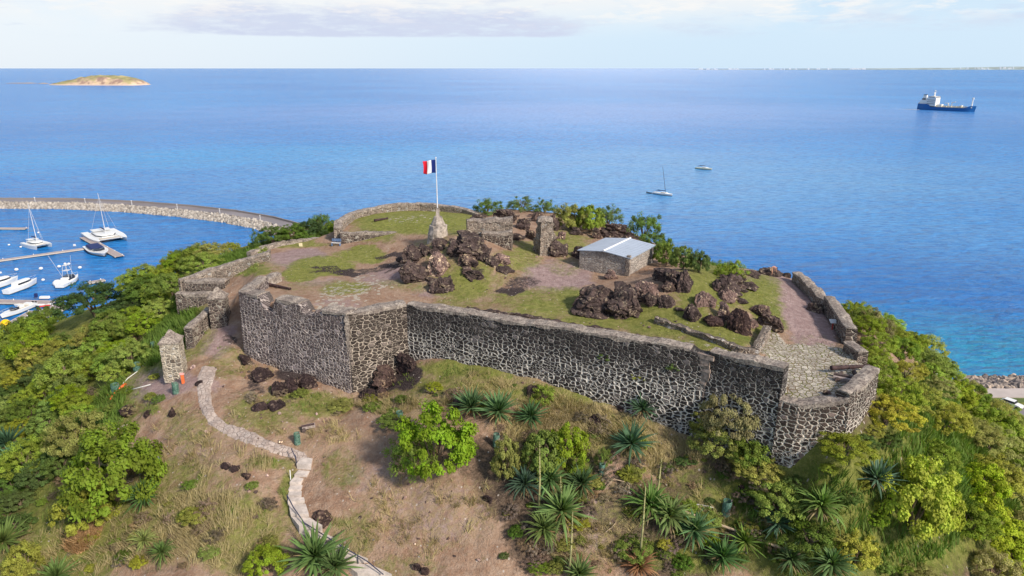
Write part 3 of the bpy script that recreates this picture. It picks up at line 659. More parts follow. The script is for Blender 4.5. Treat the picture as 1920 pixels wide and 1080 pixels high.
wall('corner_parapet', FPw[8:11], 1.05, M_wall_round, 'low wide parapet curving round the outer right corner of the paved platform', group='right side parapets', drop=lambda u: -0.35)
wall('stone_block_wall', [FPw[11], (FPw[11][0]-.3, FPw[11][1]+2.2, FPw[11][2]+.1)], 1.0, M_wall_mix, 'short low block of wall standing alone between the two right side parapets', group='right side parapets', drop=lambda u: -0.3)
wall('side_parapet', [(FPw[12][0], FPw[12][1], 52.6), (FPw[13][0], FPw[13][1], 52.7)], 1.0, M_wall_mix, 'straight right side parapet with shaded inner face beside the small sign', group='right side parapets')
wall('side_parapet', [(FPw[13][0], FPw[13][1], 52.3), (FPw[14][0], FPw[14][1], 52.6)], 1.0, M_wall_pale, 'ruined low end of the right side parapet nearest the sea horizon', group='right side parapets', drop=lambda u: 0.11*math.sin(u*.9)**2, topjit=.22)
# ------------------------------------------------------------------ more walls
def PW(L): return [P(*p) for p in L]
gnd = lambda Q: ground_z(Q[:,0], Q[:,1])-0.5
wall('return_wall', PW([(447.5,547,52.45),(482,519,52.5)])[::-1], 1.3, M_wall_grey, 'narrow return parapet running back from the left end of the notched bastion wall', group='left side parapets', side=1)
wall('stub_parapet', PW([(488,530,52.1),(527,514,52.0)]), 1.1, M_cop, 'detached worn parapet stub behind the fallen cannon barrel', group='left side parapets', cop=True, side=1)
wall('redan_wall', PW([(328,552,48.0),(403,553,48.0)]), 1.3, M_wall_mix, 'low front wall of the gate block with ivy on its top, left of the entrance', group='gate walls', base=44.2)
wall('redan_wall', PW([(334,527,49.2),(421,529,49.2)]), 1.4, M_wall_mix, 'upper rear wall of the gate block behind the ivy, left of the entrance', group='gate walls', base=45.0)
wall('west_wall', PW([(337,527,49.25),(400,505,50.1),(460,487,51.2),(505,473,52.1)]), 1.0, M_wall_pale, 'long pale rubble wall rising from the gate block to the back left of the fort', group='gate walls', base=lambda Q: np.minimum(Q[:,2]-2.4, gnd(Q)))
wall('ramp_wall', PW([(345,616,47.4),(386,577,48.3)])[::-1], 0.9, M_wall_mix, 'low rubble wall between the two gate pillars on the left side of the ramp', group='gate walls', side=1, base=43.4)
wall('kerb_wall', PW([(470,473,51.2),(500,461,51.4),(525,454,51.5),(600,446,51.6),(628,449,51.7)]), 0.8, M_cop, 'low curved edging of pale stones along the back left lawn', group='low edgings', base=gnd, cop=False, jit=.12, topjit=.15)
tw = PW([(638,437,53.15),(700,437,53.1),(757,438,52.9)])
wall('terrace_wall', tw, 0.8, M_wall_mix, 'straight low retaining wall in front of the round grass battery', group='battery walls', base=lambda Q: gnd(Q)-.8, drop=lambda u: 0.0)
wall('battery_parapet', PW([(640,428,53.6),(641,416,53.9),(667,399,54.0),(700,390.5,54.1),(740,385.5,54.2),(787,383.5,54.2),(827,387,54.1),(867,393,54.0),(892,402,53.7)]), 1.1, M_wall_pale, 'long curved stone parapet round the back of the grass battery', group='battery walls', base=lambda Q: gnd(Q)-.6, topjit=.12)
wall('garden_wall', PW([(1227,594,52.6),(1270,609,52.5),(1323,629,52.4),(1387,652,52.25),(1405,656,52.2)]), 0.55, M_wall_pale, 'low dry stone edging below the right boulder field', group='low edgings', base=gnd, jit=.16, topjit=.25, cop=False)
wall('garden_wall', PW([(1405,656,52.05),(1424,655,52.1),(1434,636,52.2),(1446,612,52.2)]), 0.7, M_wall_pale, 'short pale end of the low edging beside the paved platform', group='low edgings', base=gnd, jit=.14, topjit=.2, cop=False)
wall('stone_ridge', PW([(872,577,51.62),(930,584,51.72),(1040,603,51.8),(1130,619,51.85),(1232,640,51.95)]), 0.6, M_rock, 'ragged line of dark stones just inside the long front wall', group='low edgings', base=gnd, cop=False, jit=.2, topjit=.28)
# ruins
wall('ruined_wall', PW([(876,414,56.9),(893,412,57.0),(961,411,57.1)]), 1.3, M_wall_pale, 'upper thick ruined wall left of centre among the boulders', group='ruins on the knoll', base=52.8, topjit=.25, jit=.12)
wall('ruined_wall', PW([(903,437,55.6),(959,437,55.7)]), 1.5, M_wall_mix, 'lower tier of the ruined wall with white mortar showing at its right edge', group='ruins on the knoll', base=51.8, topjit=.2, jit=.1)

def pillar(name, px, py, zb, w, h, m, label, cap=True, taper=.94, rz=.25, group='gate pillars', capm=None, rag=.07):
    p = P(px, py, zb); n = 14; V = []; Vuv = []; rows = 12
    per = [(-1,-1),(-.5,-1),(0,-1),(.5,-1),(1,-1),(1,-.5),(1,0),(1,.5),(1,1),(.5,1),(0,1),(-.5,1),(-1,1),(-1,.5),(-1,0),(-1,-.5)]
    k = len(per); UV = []; HR = []
    for j in range(rows+1):
        f = j/rows; s_ = w/2*(1-(1-taper)*f)
        for i, (a, b) in enumerate(per):
            jj = (mnoise.noise(Vector((i*1.3+px, j*.8, 2)))*rag)
            x, y = a*s_*(1+jj), b*s_*(1+jj); ca, sa = math.cos(rz), math.sin(rz)
            V.append((x*ca-y*sa, x*sa+y*ca, -.8+(h+.8)*f)); UV.append((i*w/4+px*.1, (h+.8)*f)); HR.append(0.3)
    F = [(j*k+i, j*k+(i+1) % k, (j+1)*k+(i+1) % k, (j+1)*k+i) for j in range(rows) for i in range(k)]
    me = np_mesh(name, V, F, False, [('hrel','POINT',np.array(HR))], np.array(UV))
    o = link(name, me, m); o.location = p; tag(o, label, 'pillar', group)
    if cap:
        b = MB(); s2 = w/2*taper; r = []
        for (hh, ss) in ((h-.02, s2+.10), (h+.16, s2+.12), (h+.2, s2-.02), (h+.7, s2*.5), (h+1.25, s2*.12)):
            r.append([( (x*math.cos(rz)-y*math.sin(rz))*ss+random.uniform(-.03,.03), (x*math.sin(rz)+y*math.cos(rz))*ss, hh) for x, y in ((-1,-1),(1,-1),(1,1),(-1,1))])
        b.loft(r).build('cap', capm or M_cop, o)
    return o
pillar('gate_pillar', 330, 697, 44.35, 2.0, 3.65, M_wall_cream, 'pale plastered square gate pillar with pointed cap beside the orange post', rz=.2)
pillar('gate_pillar', 416, 612, 46.2, 1.95, 3.75, M_wall_mix, 'darker square gate pillar with pointed cap against the gate block', rz=.15)
po = pillar('ruined_pillar', 1021, 478, 52.7, 2.1, 4.7, M_wall_pale, 'tall weathered stone pillar standing among the boulders', cap=False, rag=.42, taper=.78, rz=.3, group='ruins on the knoll')
MB().loft([[(x*s_, y*s_, z+random.uniform(-.08,.08)) for x, y in ((-1,-1),(0,-1.05),(1,-1),(1.05,0),(1,1),(0,1.03),(-1,1),(-1.04,0))] for s_, z in ((.96,4.62),(.93,4.9),(.62,5.05),(.3,5.0))]).build('top_stones', M_cop, po)

# ------------------------------------------------------------------ rocks
import bmesh
def rock_mesh(name, seed, cuts=16, rough=.42, sub=5):
    rnd = random.Random(seed); bm = bmesh.new(); bmesh.ops.create_icosphere(bm, subdivisions=sub, radius=1.0)
    pl = []
    for _ in range(cuts):
        v = Vector((rnd.uniform(-1,1), rnd.uniform(-1,1), rnd.uniform(-.5,1))).normalized(); pl.append((v, rnd.uniform(.52,.86)))
    off = Vector((seed*7.1, seed*3.3, 1))
    sd_ = [Vector((rnd.gauss(0,1), rnd.gauss(0,1), rnd.gauss(0,.8))).normalized() for _ in range(15)]; sr_ = [rnd.uniform(.80,1.12) for _ in sd_]
    for v in bm.verts:
        p = v.co.copy(); n = mnoise.fractal(p*1.1+off, 1.0, 2.0, 5)
        q = p*(1+rough*n)
        for w_, d in pl:
            e = q.dot(w_)-d
            if e > 0: q = q-w_*e*.88
        pj = p+mnoise.noise_vector(p*1.6+off)*.22; ds_ = sorted(((pj-c_).length, k_) for k_, c_ in enumerate(sd_)); crk = min(1, (ds_[1][0]-ds_[0][0])/.10)
        q = q*((sr_[ds_[0][1]])*(.90+.10*crk))
        c = mnoise.cell(p*2.2+off); rg = abs(mnoise.noise(p*2.6+off*2)); q = q*(1-.20*max(0, .22-rg)/.22*.6+ .03*c)
        q = q*(1+.035*mnoise.fractal(p*5+off, 1, 2, 3)-.07*max(0, .12-abs(mnoise.noise(p*1.7+off*3)))/.12)
        v.co = q
    me = bpy.data.meshes.new(name); bm.to_mesh(me); bm.free()
    me.polygons.foreach_set('use_smooth', [False]*len(me.polygons)); me.update(); me.materials.append(M_rock); return me
ROCKS = [rock_mesh('boulder', s) for s in range(1, 9)]
SMALL = [rock_mesh('stone', s, 7, .25, 3) for s in range(21, 25)]
PEB = [rock_mesh('pale_stone', s, 7, .2, 3) for s in range(31, 34)]
def rock(x0, y0, x1, y1, label, group, name='boulder', k=None, col=(1,1,1,1), meshes=None, flat=1.0, zoff=0.0, cat='rock'):
    """picture box x0,y0..x1,y1 (base at y1) -> a rock of that size standing on the ground there"""
    (x, y, z), d = hit((x0+x1)/2, y1); w = (x1-x0)*d/FPX; h = max(.2, (y1-y0)*d/FPX*.95)
    L = meshes or ROCKS; k = random.randrange(len(L)) if k is None else k
    o = link(name, L[k % len(L)]); dep = min(w*.95, h*2.0+.6)
    o.scale = (w/2*1.20, dep/2*1.2, h*.60*flat); o.location = (x, y+dep*.30, z+h*.24+zoff)
    o.rotation_euler = (random.uniform(-.15,.15), random.uniform(-.2,.2), random.uniform(-.5,.5)); o.color = col
    return tag(o, label, cat, group)
gC = 'boulders of the central knoll'; gB = 'boulders at the back edge'; gR = 'boulders of the right outcrop'
for a in [
 (740,480,806,531,'broad dark boulder at the left foot of the flag knoll',gC), (801,462,848,515,'tall dark boulder with pale lichen below the flag pedestal',gC), (799,508,852,548,'lowest rounded boulder of the flag knoll',gC),
 (752,455,802,492,'stack of cracked rock between the lawn and the flag knoll',gC), (845,432,925,484,'widest sloping rock face right of the flag pedestal',gC), (910,473,938,500,'small dark boulder below the ruined wall',gC),
 (872,503,908,524,'flat dark rock lying in the grass right of the flag knoll',gC), (806,436,842,466,'rough rock carrying the flag pedestal',gC), (858,468,900,500,'lichen streaked rock in the middle of the knoll slope',gC), (835,445,870,480,'upright rock just right of the flag pedestal base',gC),
 (925,470,962,495,'pale rock at the foot of the lower ruined wall tier',gC), (880,455,925,485,'ribbed rock under the ruined wall corner',gC),(785,452,812,478,'narrow dark rock left of the pedestal rock',gC),
 (926,385,970,414,'big dome shaped boulder behind the ruined wall',gB), (966,398,998,430,'boulder touching the right side of the big dome boulder',gB), (993,391,1030,416,'brown boulder behind the tall stone pillar',gB), (880,396,914,414,'dark boulder at the right end of the curved parapet',gB),
 (1030,394,1052,432,'upright rock pile just right of the tall stone pillar top',gB), (1020,440,1070,482,'boulder leaning on the right foot of the tall stone pillar',gB), (1045,425,1063,448,'small pale boulder right of the rock pile',gB), (1072,448,1107,485,'dark leaning slab left of the metal roofed hut',gB),
 (1128,412,1189,450,'large dark boulder directly behind the metal roofed hut',gB), (1068,426,1096,441,'low dark boulder between the pillar and the hut bushes',gB), (1110,424,1132,448,'small brown boulder left of the large one behind the hut',gB),(985,425,1012,450,'cracked boulder in front of the brown one behind the pillar',gB),
 (1074,520,1178,588,'long sloping rock slab at the left end of the right outcrop',gR), (1136,528,1218,596,'largest boulder of the right outcrop with cracked front',gR), (1188,512,1242,560,'pale topped boulder below the right corner of the hut',gR), (1234,540,1268,577,'round dark boulder in the middle of the right outcrop',gR),
 (1226,494,1295,533,'broad upper rock of the right outcrop nearest the sea',gR), (1268,498,1306,548,'jagged upright rock at the top of the right outcrop',gR), (1300,528,1333,573,'split pale boulder in the centre of the right outcrop',gR), (1284,564,1319,602,'lone dark block in the grass below the split boulder',gR),
 (1320,588,1364,613,'low dark rocks left of the tall black boulder',gR), (1346,562,1376,600,'smooth grey boulder left of the tall black boulder',gR), (1364,552,1412,625,'tall black boulder at the lower right of the outcrop',gR), (1333,513,1392,552,'stepped slab on the seaward side of the right outcrop',gR),
 (1405,562,1450,592,'upper of the two long flat slabs left of the brown path',gR), (1425,582,1474,620,'lower of the two long flat slabs left of the brown path',gR), (1360,510,1400,533,'flat rock at the back edge near the bending person',gR), (1400,590,1424,613,'grey rock filling the gap beside the tall black boulder',gR),
 (1133,505,1162,524,'pale grey flat rock in front of the hut',gR), (1345,535,1385,565,'dark wedge rock above the smooth grey boulder',gR), (1240,525,1275,548,'brown rock shelf below the broad upper rock',gR),(1318,545,1350,575,'dark rock right of the split pale boulder',gR),(1205,540,1240,575,'cracked dark rock between the largest and the round boulder',gR),
 (1392,504,1425,518,'flat dark stone left of the bending person',gB), (1425,500,1470,518,'low stone heap behind the bending person',gB), (1470,506,1484,520,'small dark stone lying between the person and the ruined parapet end',gB),
 (1380,525,1425,542,'thin rock ledge in the grass near the back edge',gB),(1515,560,1545,585,'fallen rubble block on the brown path against the side parapet',gR)]:
    c = (1,1,1,1)
    if 'pale' in a[4] or 'grey' in a[4]: c = (2.4,2.3,2.2,1)
    elif 'lichen' in a[4] or 'brown' in a[4]: c = (1.4,1.35,1.25,1)
    elif 'tall black' in a[4]: c = (.6,.5,.5,1)
    o = rock(*a, col=c)
rk = random.Random(5)
for (xa, xb, ya, yb, n, gg, lab) in [(750,955,462,535,12,gC,'jagged rock wedged between the boulders of the flag knoll'),(1080,1410,520,600,14,gR,'jagged rock wedged between the boulders of the right outcrop'),(905,1060,405,450,7,gB,'jagged rock wedged between the boulders behind the pillar'),(1340,1420,508,550,4,gR,'jagged rock wedged between the boulders of the right outcrop')]:
    for i in range(n):
        cx_ = rk.uniform(xa, xb); cy_ = rk.uniform(ya, yb); w_ = rk.uniform(10, 34); h_ = w_*rk.uniform(.35, .7)
        q = rk.choice([(1,1,1,1),(.8,.8,.82,1),(1.5,1.45,1.4,1)])
        rock(cx_-w_/2, cy_-h_, cx_+w_/2, cy_, lab, 'small wedged rocks, '+gg, col=q, name='rock', flat=.8)
gF = 'dark rocks outside the walls'
for a in [(505,700,535,742,'dark rock wedge left in the arc of rocks below the notched wall'), (530,692,560,735,'tall charred rock in the arc of rocks below the notched wall'), (552,695,595,728,'wide charred rock touching the foot of the notched wall'),
 (466,690,510,716,'flat dark rock at the left foot of the notched wall'), (467,750,500,770,'left of two low dark rocks in the grass above the path'), (497,752,533,770,'right of two low dark rocks in the grass above the path'), (443,662,472,682,'black rock at the lower left corner of the notched wall'),
 (735,650,788,700,'large black rock outcrop filling the inner wall corner'), (690,680,750,728,'black rock outcrop below the brown flank wall'), (670,722,712,750,'dark rock at the foot of the pointed wall corner'), (700,725,730,748,'brown rock beside the pointed wall corner'),
 (412,862,432,880,'small dark rock with a white top on the slope left of the steps'), (430,868,447,886,'round dark rock beside the white topped one'), (450,885,472,898,'low brown rock below the two dark slope rocks'), (585,955,622,988,'round reddish brown rock right of the lower steps'),
 (362,712,383,720,'flat dark slab at the left edge of the upper path'), (315,762,330,783,'dark rock standing in the bare slope below the gate pillar'), (268,762,284,780,'small dark clump on the slope left of the path'), (772,1052,790,1070,'dark stone near the bottom edge of the bare slope'), (788,1058,806,1078,'brown stone near the bottom edge of the bare slope'),
 (905,925,925,942,'dark rock in the bare slope below the round green bush'), (1385,900,1402,930,'dark rock behind the green tree guard'), (1150,745,1190,770,'dark rock among dry grass below the long wall'), (1225,720,1260,745,'half buried rock at the foot of the long wall'), (1300,775,1345,810,'dark rock outcrop under the merlon wall'),
 (1100,770,1135,795,'rock in the dry grass left of the upper spiky agave'),(985,715,1015,740,'weathered rock in the grass under the long wall'),(1010,690,1040,712,'stone leaning on the base of the long wall'),(845,745,868,768,'brown rock above the clustered agaves'), (215,760,262,782,'dark rubble at the edge of the left thicket')]:
    rock(*a, gF, col=(.55,.50,.55,1) if 'brown' not in a[4] else (1.0,.9,.85,1))
for (x, y, s, l) in [(524,776,9,'white upright stone beside the right low dark rock'),(594,777,6,'small white stone left alone in the dry grass below the wall corner'),(298,773,6,'pale upright stone on the bare slope left of the path'),(501,893,7,'white stone on the slope between path and steps'),(464,872,5,'small pale stone above the low brown rock'),(345,682,14,'heap of pale rubble at the right foot of the pale gate pillar'),(362,690,12,'pale rubble lying next to the path by the gate pillar'),
                     (375,600,6,'pale block on the ramp verge'),(472,912,7,'pale flat stone left of the steps'),(324,958,4,'tiny pale stone by the hedge agave'),(1148,797,6,'white scrap on the dry slope between agaves'),(970,749,4,'white pebble above the middle agave'),(778,1020,4,'white pebble on the bare slope'),(515,645,8,'pale stone under the notched wall')]:
    (X0, Y0, Z0), d = hit(x, y); o = link('pale_stone', random.choice(PEB)); s_ = s*d/FPX/2; o.scale = (s_, s_*.8, s_*1.0); o.location = (X0, Y0, Z0+s_*.4); o.color = (5.5,5.6,5.6,1); o.rotation_euler = (0,random.uniform(-.3,.3),random.random()*3)
    tag(o, l, 'stone', 'pale stones')
# loose unremarkable stones, one shared label
for i in range(150):
    zone = random.choice([(400,640,660,860),(620,900,880,1060),(250,500,760,1000),(930,1400,700,960),(450,560,640,720),(800,1300,600,640),(860,1060,480,560)])
    px, py = random.uniform(zone[0], zone[1]), random.uniform(zone[2], zone[3])
    (X0, Y0, Z0), d = hit(px, py)
    o = link('stone', random.choice(SMALL)); s_ = random.uniform(.07,.22)*(1.6 if random.random() < .12 else 1); o.scale = (s_, s_*random.uniform(.6,1), s_*.7); o.location = (X0, Y0, Z0+s_*.2); o.rotation_euler = (0,0,random.random()*6)
    c = random.choice([(1,1,1,1),(2.2,2,1.9,1),(3.6,3.5,3.3,1)]); o.color = c
    tag(o, 'loose fist sized stone scattered on the bare ground around the walls', 'stone', 'loose scattered stones')

# ------------------------------------------------------------------ flag and pedestal
def pedestal():
    b = P(822, 441, 54.75); root = empty('flag_pedestal', b); tag(root, 'rough masonry pedestal holding the flagpole on the highest rocks', 'pedestal')
    def blk(n, r0, r1, z0, z1, m, seg=10, sq=.0):
        rs = []
        for j in range(6):
            f = j/5; rr = r0+(r1-r0)*f
            rs.append([(math.cos(a)*rr*(1+.16*mnoise.noise(Vector((math.cos(a)*1.5, math.sin(a)*1.5, j*.7+z0)))), math.sin(a)*rr*(1+.16*mnoise.noise(Vector((math.cos(a)*1.7, math.sin(a), j*.9+3)))), z0+(z1-z0)*f) for a in [2*math.pi*(k+.5)/seg for k in range(seg)]])
        MB().loft(rs).build(n, m, root)
    M_pale = mk('pale_pedestal_stone', color=(.33,.285,.245), rough=.95, var=.5, vscale=1.8, bump=.8, bscale=4); blk('base', 1.6, 1.15, -1.6, 1.4, M_pale, 14); blk('shoulder', .95, .55, 1.35, 2.55, M_pale, 9); blk('stele', .34, .26, 2.5, 3.7, M_pale, 4)
    return b
pb_ = pedestal()
M_pole = mk('white_painted_pole', color=(.72,.72,.72), rough=.4)
fr_ = empty('flagpole', (pb_[0], pb_[1], pb_[2]+3.3)); tag(fr_, 'slim white flagpole on the stone pedestal', 'flagpole')
PH = 6.85
MB().tube([(0,0,-.2),(0,0,2),(0,0,PH)], [.075,.065,.045], 10).build('pole', M_pole, fr_)
MB().loft([[(math.cos(a)*r*.1, math.sin(a)*r*.1, PH+z) for a in [k*math.pi/4 for k in range(8)]] for r, z in ((.5,0),(1,.05),(1,.1),(.4,.16))]).build('finial', M_pole, fr_)
def flag_fn(t, b):
    uv = t.node('ShaderNodeTexCoord').outputs['UV']; u = t.node('ShaderNodeSeparateXYZ', {0: uv}).outputs[0]
    c = t.mix(t.math('GREATER_THAN', u, .3333), c4(.004,.018,.14), c4(.74,.74,.76)); c = t.mix(t.math('GREATER_THAN', u, .6666), c, c4(.62,.008,.025))
    t.set(b, 'Base Color', c); t.set(b, 'Roughness', .8)
nu, nv_ = 28, 14; FV = []; FU = []
for j in range(nv_+1):
    for i in range(nu+1):
        u = i/nu; v = j/nv_
        FV.append((-u*1.62+.08*math.sin(v*3)*u, .16*math.sin(u*8+v*1.5)*(.3+u)-u*.25, v*1.68*(1-.06*u)-.12*u*u-.10*math.sin(u*3.0)*(1-v)*u+(.06*math.sin(u*7))*u)); FU.append((u, v))
FF = [(j*(nu+1)+i, j*(nu+1)+i+1, (j+1)*(nu+1)+i+1, (j+1)*(nu+1)+i) for j in range(nv_) for i in range(nu)]
fl = link('flag', np_mesh('flag', FV, FF, True, None, np.array(FU)), mk('flag_cloth', flag_fn)); fl.location = (pb_[0]-.07, pb_[1], pb_[2]+3.3+PH-1.85)
md = fl.modifiers.new('thickness', 'SOLIDIFY'); md.thickness = .012
tag(fl, 'French tricolour flag flying to the left of the pole, blue stripe at the hoist', 'flag')

# ------------------------------------------------------------------ hut
def hut():
    M_roof = mk('pale_sheet_metal_roof', color=(.33,.39,.48), rough=.45, metal=.0, spec=.5, var=.06, vscale=.8)
    C_ = np.array(P(1181,483,54.6)[:2]); A_ = np.array(P(1087,468,54.6)[:2]); B_ = np.array(P(1228,459.5,54.6)[:2])
    a = A_-C_; la = np.linalg.norm(a); ua = a/la; ub = np.array([ua[1], -ua[0]]); 
    if ub@(B_-C_) < 0: ub = -ub
    lb = float(ub@(B_-C_)); lb = max(lb, 5.0)
    z0 = min(gz(*C_), gz(*A_), gz(*B_))-.3; root = empty('stone_hut', (C_[0], C_[1], z0)); tag(root, 'small rubble stone hut with pale blue metal roof', 'hut')
    H = 54.45-z0; q = lambda s, t: (ua*s+ub*t)
    wl = MB(); V = []; UV = []; F = []; HR = []
    def face(s0, t0, s1, t1, rise=0):
        n = 16; m = 6; b = len(V); p0, p1 = q(s0, t0), q(s1, t1); L = np.linalg.norm(p1-p0)
        for j in range(m+1):
            for i in range(n+1):
                f = i/n; top = H+rise*(1-abs(2*f-1)); p = p0+(p1-p0)*f
                V.append((p[0], p[1], top*j/m)); UV.append((f*L+s0*3+t0*2, top*j/m)); HR.append(.3)
        for j in range(m):
            for i in range(n): F.append((b+j*(n+1)+i, b+j*(n+1)+i+1, b+(j+1)*(n+1)+i+1, b+(j+1)*(n+1)+i))
    face(la,0,0,0,.38); face(0,0,0,lb); face(0,lb,la,lb,.38); face(la,lb,la,0)
    o = link('walls', np_mesh('walls', V, F, False, [('hrel','POINT',np.array(HR))], np.array(UV)), mk('hut_rubble', rubble_mat((.24,.205,.185),(.48,.42,.37),(.62,.56,.50),2.5,.09,0,0,.05,.3)), root)
    rf = MB(); ov = .22
    for (s0, s1, za, zb_) in ((-ov, la/2, 0, .40), (la/2, la+ov, .40, 0)):
        pts = [(*q(s0,-ov), H+za+.03), (*q(s1,-ov), H+zb_+.03), (*q(s1,lb+ov), H+zb_+.03), (*q(s0,lb+ov), H+za+.03)]
        rf.add(pts+[(x, y, z+.09) for x, y, z in pts], [(0,1,2,3),(7,6,5,4),(0,4,5,1),(1,5,6,2),(2,6,7,3),(3,7,4,0)])
    r = rf.build('roof', M_roof, root); sm = MB()
    for k in range(1, 12):
        f = k/12; y_ = -ov+(lb+2*ov)*f
        sm.tube([(*q(-ov,y_), H+.14), (*q(la/2,y_), H+.53)], .010, 4).tube([(*q(la/2,y_), H+.53), (*q(la+ov,y_), H+.14)], .010, 4)
    sm.build('seams', M_roof, r)
    MB().tube([(*q(la/2,-ov-.02), H+.54), (*q(la/2,lb+ov+.02), H+.54)], .13, 6).build('ridge_cap', mk('white_ridge', color=(.66,.68,.72), rough=.4), r)
    qn = MB()
    for i in range(7):
        w = .5 if i % 2 else .32; p = q(w/2-.03, 0); p2 = q(0, w/2-.03)
        qn.box((p[0]*.9, p[1]*.9, .4+i*.42-.2), (.42+.1*(i%2), .34, .40), math.atan2(ua[1], ua[0]), jit=.02)
    qn.build('quoins', M_cop, root)
    if False: pd = q(0, lb*.82); MB().box((pd[0], pd[1], H*.45), (.9, .12, 1.5), math.atan2(ub[1], ub[0])).build('shutter', mk('brown_wood', color=(.06,.04,.03)), root)
hut()

# ------------------------------------------------------------------ cannons
M_iron = mk('rusty_iron', color=(.060,.035,.035), rough=.75, var=.35, vscale=4, bump=.3); M_wood = mk('grey_weathered_wood', color=(.33,.27,.25), rough=.9, var=.3, vscale=6, bump=.4); M_wood2 = mk('dark_weathered_wood', color=(.10,.075,.07), rough=.9, var=.35, vscale=6, bump=.4)
def cannon(p, d, L, label, r=.20, group='old cannon barrels'):
    root = empty('cannon', p, d); tag(root, label, 'cannon', group)
    prof = [(-.5,.06),(-.485,.10),(-.47,.05),(-.455,.45),(-.45,1.0),(-.40,1.06),(-.39,.95),(-.2,.9),(-.19,.97),(-.17,.9),(.1,.78),(.11,.84),(.13,.77),(.42,.62),(.44,.75),(.47,.85),(.5,.80),(.5,.42),(.30,.40)]
    MB().loft([[(x*L, math.cos(a)*r*s_, math.sin(a)*r*s_+r) for a in [2*math.pi*k/16 for k in range(16)]] for x, s_ in prof]).build('barrel', M_iron, root, True)
    MB().tube([(L*-.02,-r*1.7,r),(L*-.02,r*1.7,r)], r*.3, 8).build('trunnion', M_iron, root)
def seg_obj(pxa, pxb, dz=0):
    (ax, ay, az_), _ = hit(*pxa); (bx, by, bz), _ = hit(*pxb)
    return ((ax+bx)/2, (ay+by)/2, (az_+bz)/2+dz), math.atan2(by-ay, bx-ax), math.hypot(bx-ax, by-ay)
def seg_flat(a, b, za, zb):
    p, q = P(*a, za), P(*b, zb); return ((p[0]+q[0])/2, (p[1]+q[1])/2, (za+zb)/2), math.atan2(q[1]-p[1], q[0]-p[0]), math.hypot(q[0]-p[0], q[1]-p[1])
c, d, L = seg_flat((1554,692),(1629,688), 51.5, 51.5); cannon((c[0],c[1],c[2]-.12), d, L, 'long rusty cannon barrel propped on timbers on the paved platform', .21)
c, d, L = seg_obj((503,537),(545,544), .03); cannon(c, d, L, 'rusty cannon barrel lying in the grass behind the notched wall', .19)
c, d, L = seg_obj((701,417),(727,411), .03); cannon(c, d, L, 'small looking cannon barrel on the grass of the round battery', .2)
for (a, b_, w, h, z, lab, m) in [((1563,702),(1606,710),.28,.30,.15,'upper grey carriage timber under the propped cannon',M_wood2), ((1562,708),(1605,716),.30,.32,.12,'front grey carriage timber, partly rotten, nearest the viewer',M_wood), ((1575,712),(1578,698),.2,.2,.05,'dark cross beam under the carriage timbers',M_wood2), ((1600,695),(1606,705),.2,.35,.18,'stub of rotten timber at the right end of the carriage',M_wood2)]:
    c, d, L = seg_flat(a, b_, 51.08+z, 51.08+z); mb = MB(); n = 6
    mb.loft([[(L*(i/n-.5)*1.0, y*w/2*(1+.15*mnoise.noise(Vector((i,y,z)))), zz*h/2*(1+.2*mnoise.noise(Vector((i*1.3,zz,y))))) for y, zz in ((-1,-1),(1,-1),(1,1),(-1,1))] for i in range(n+1)])
    o = mb.build('carriage_timber', m); o.location = c; o.rotation_euler = (0, 0, d); tag(o, lab, 'timber', 'cannon carriage remains')
c, d, L = seg_flat((1568,712),(1572,712), 51.2, 51.2); 
w_ = empty('rotten_carriage_remnant', c, 0); tag(w_, 'small rotten carriage wheel under the muzzle of the propped cannon', 'cart wheel')
MB().tube([(0,-.06,0),(0,.06,0)], .22, 14).build('disc', M_wood2, w_); MB().tube([(0,-.09,0),(0,.09,0)], .06, 8).build('hub', M_iron, w_)
rock(1543,728,1551,740,'small black stone on the paved platform left of the carriage timbers','stones on the platform',name='stone',meshes=SMALL,col=(.8,.8,.8,1))
rock(1551,730,1560,739,'small pale stone on the paved platform next to the black one','stones on the platform',name='stone',meshes=SMALL,col=(3,2.8,2.6,1))
# little signal gun on its wooden carriage beside the path
c, d, L = seg_obj((566,808),(592,803), 0); root = empty('field_gun', (c[0],c[1],c[2]), d); tag(root, 'small wooden wheeled gun carriage beside the green bin above the path', 'gun carriage')
MB().box((0,.22,.35),(L*.95,.08,.26),jit=.02).box((0,-.22,.35),(L*.95,.08,.26),jit=.02).build('cheek', M_wood, root)
MB().tube([(-L*.5,0,.45),(L*.42,0,.5)], [.13,.09], 12).build('barrel', M_iron, root)
for x in (-L*.36,):
    for y in (-.34,.34): MB().tube([(x,y-.04,.2),(x,y+.04,.2)], .21, 14).build('wheel', M_wood2, root)

# ------------------------------------------------------------------ bench, signs, posts, guards
M_white = mk('white_paint', color=(.72,.72,.72), rough=.5, var=.05); M_blue = mk('blue_grey_plastic', color=(.12,.20,.36), rough=.5)
c, d, L = seg_obj((621,461),(640,461)); root = empty('bench', c, d+.15); tag(root, 'small blue and white slatted bench against the low battery wall', 'bench')
for y, z, n in ((0,.45,'seat'),(.25,.75,'backrest')):
    mb = MB()
    for k in range(3): mb.box((0, y+(k-1)*.13 if n == 'seat' else y+.03*k, z if n == 'seat' else z-.08+k*.14), (1.4,.10,.03) if n == 'seat' else (1.4,.03,.10))
    mb.build(n, M_white if n == 'seat' else M_blue, root)
for x in (-.6,.6): MB().box((x,0,.22),(.08,.4,.44)).build('leg', M_blue, root)
(x, y, z), dd = hit(344, 719); root = empty('marker_post', (x,y,z)); tag(root, 'orange marker post with a red and white plate beside the pale gate pillar', 'sign')
MB().box((0,0,.5),(.30,.18,1.0),.2,.95).build('post', mk('orange_paint', color=(.72,.16,.05)), root); MB().box((0,-.02,1.12),(.42,.12,.22),.2).build('plate', mk('red_white_plate', color=(.72,.35,.32)), root)
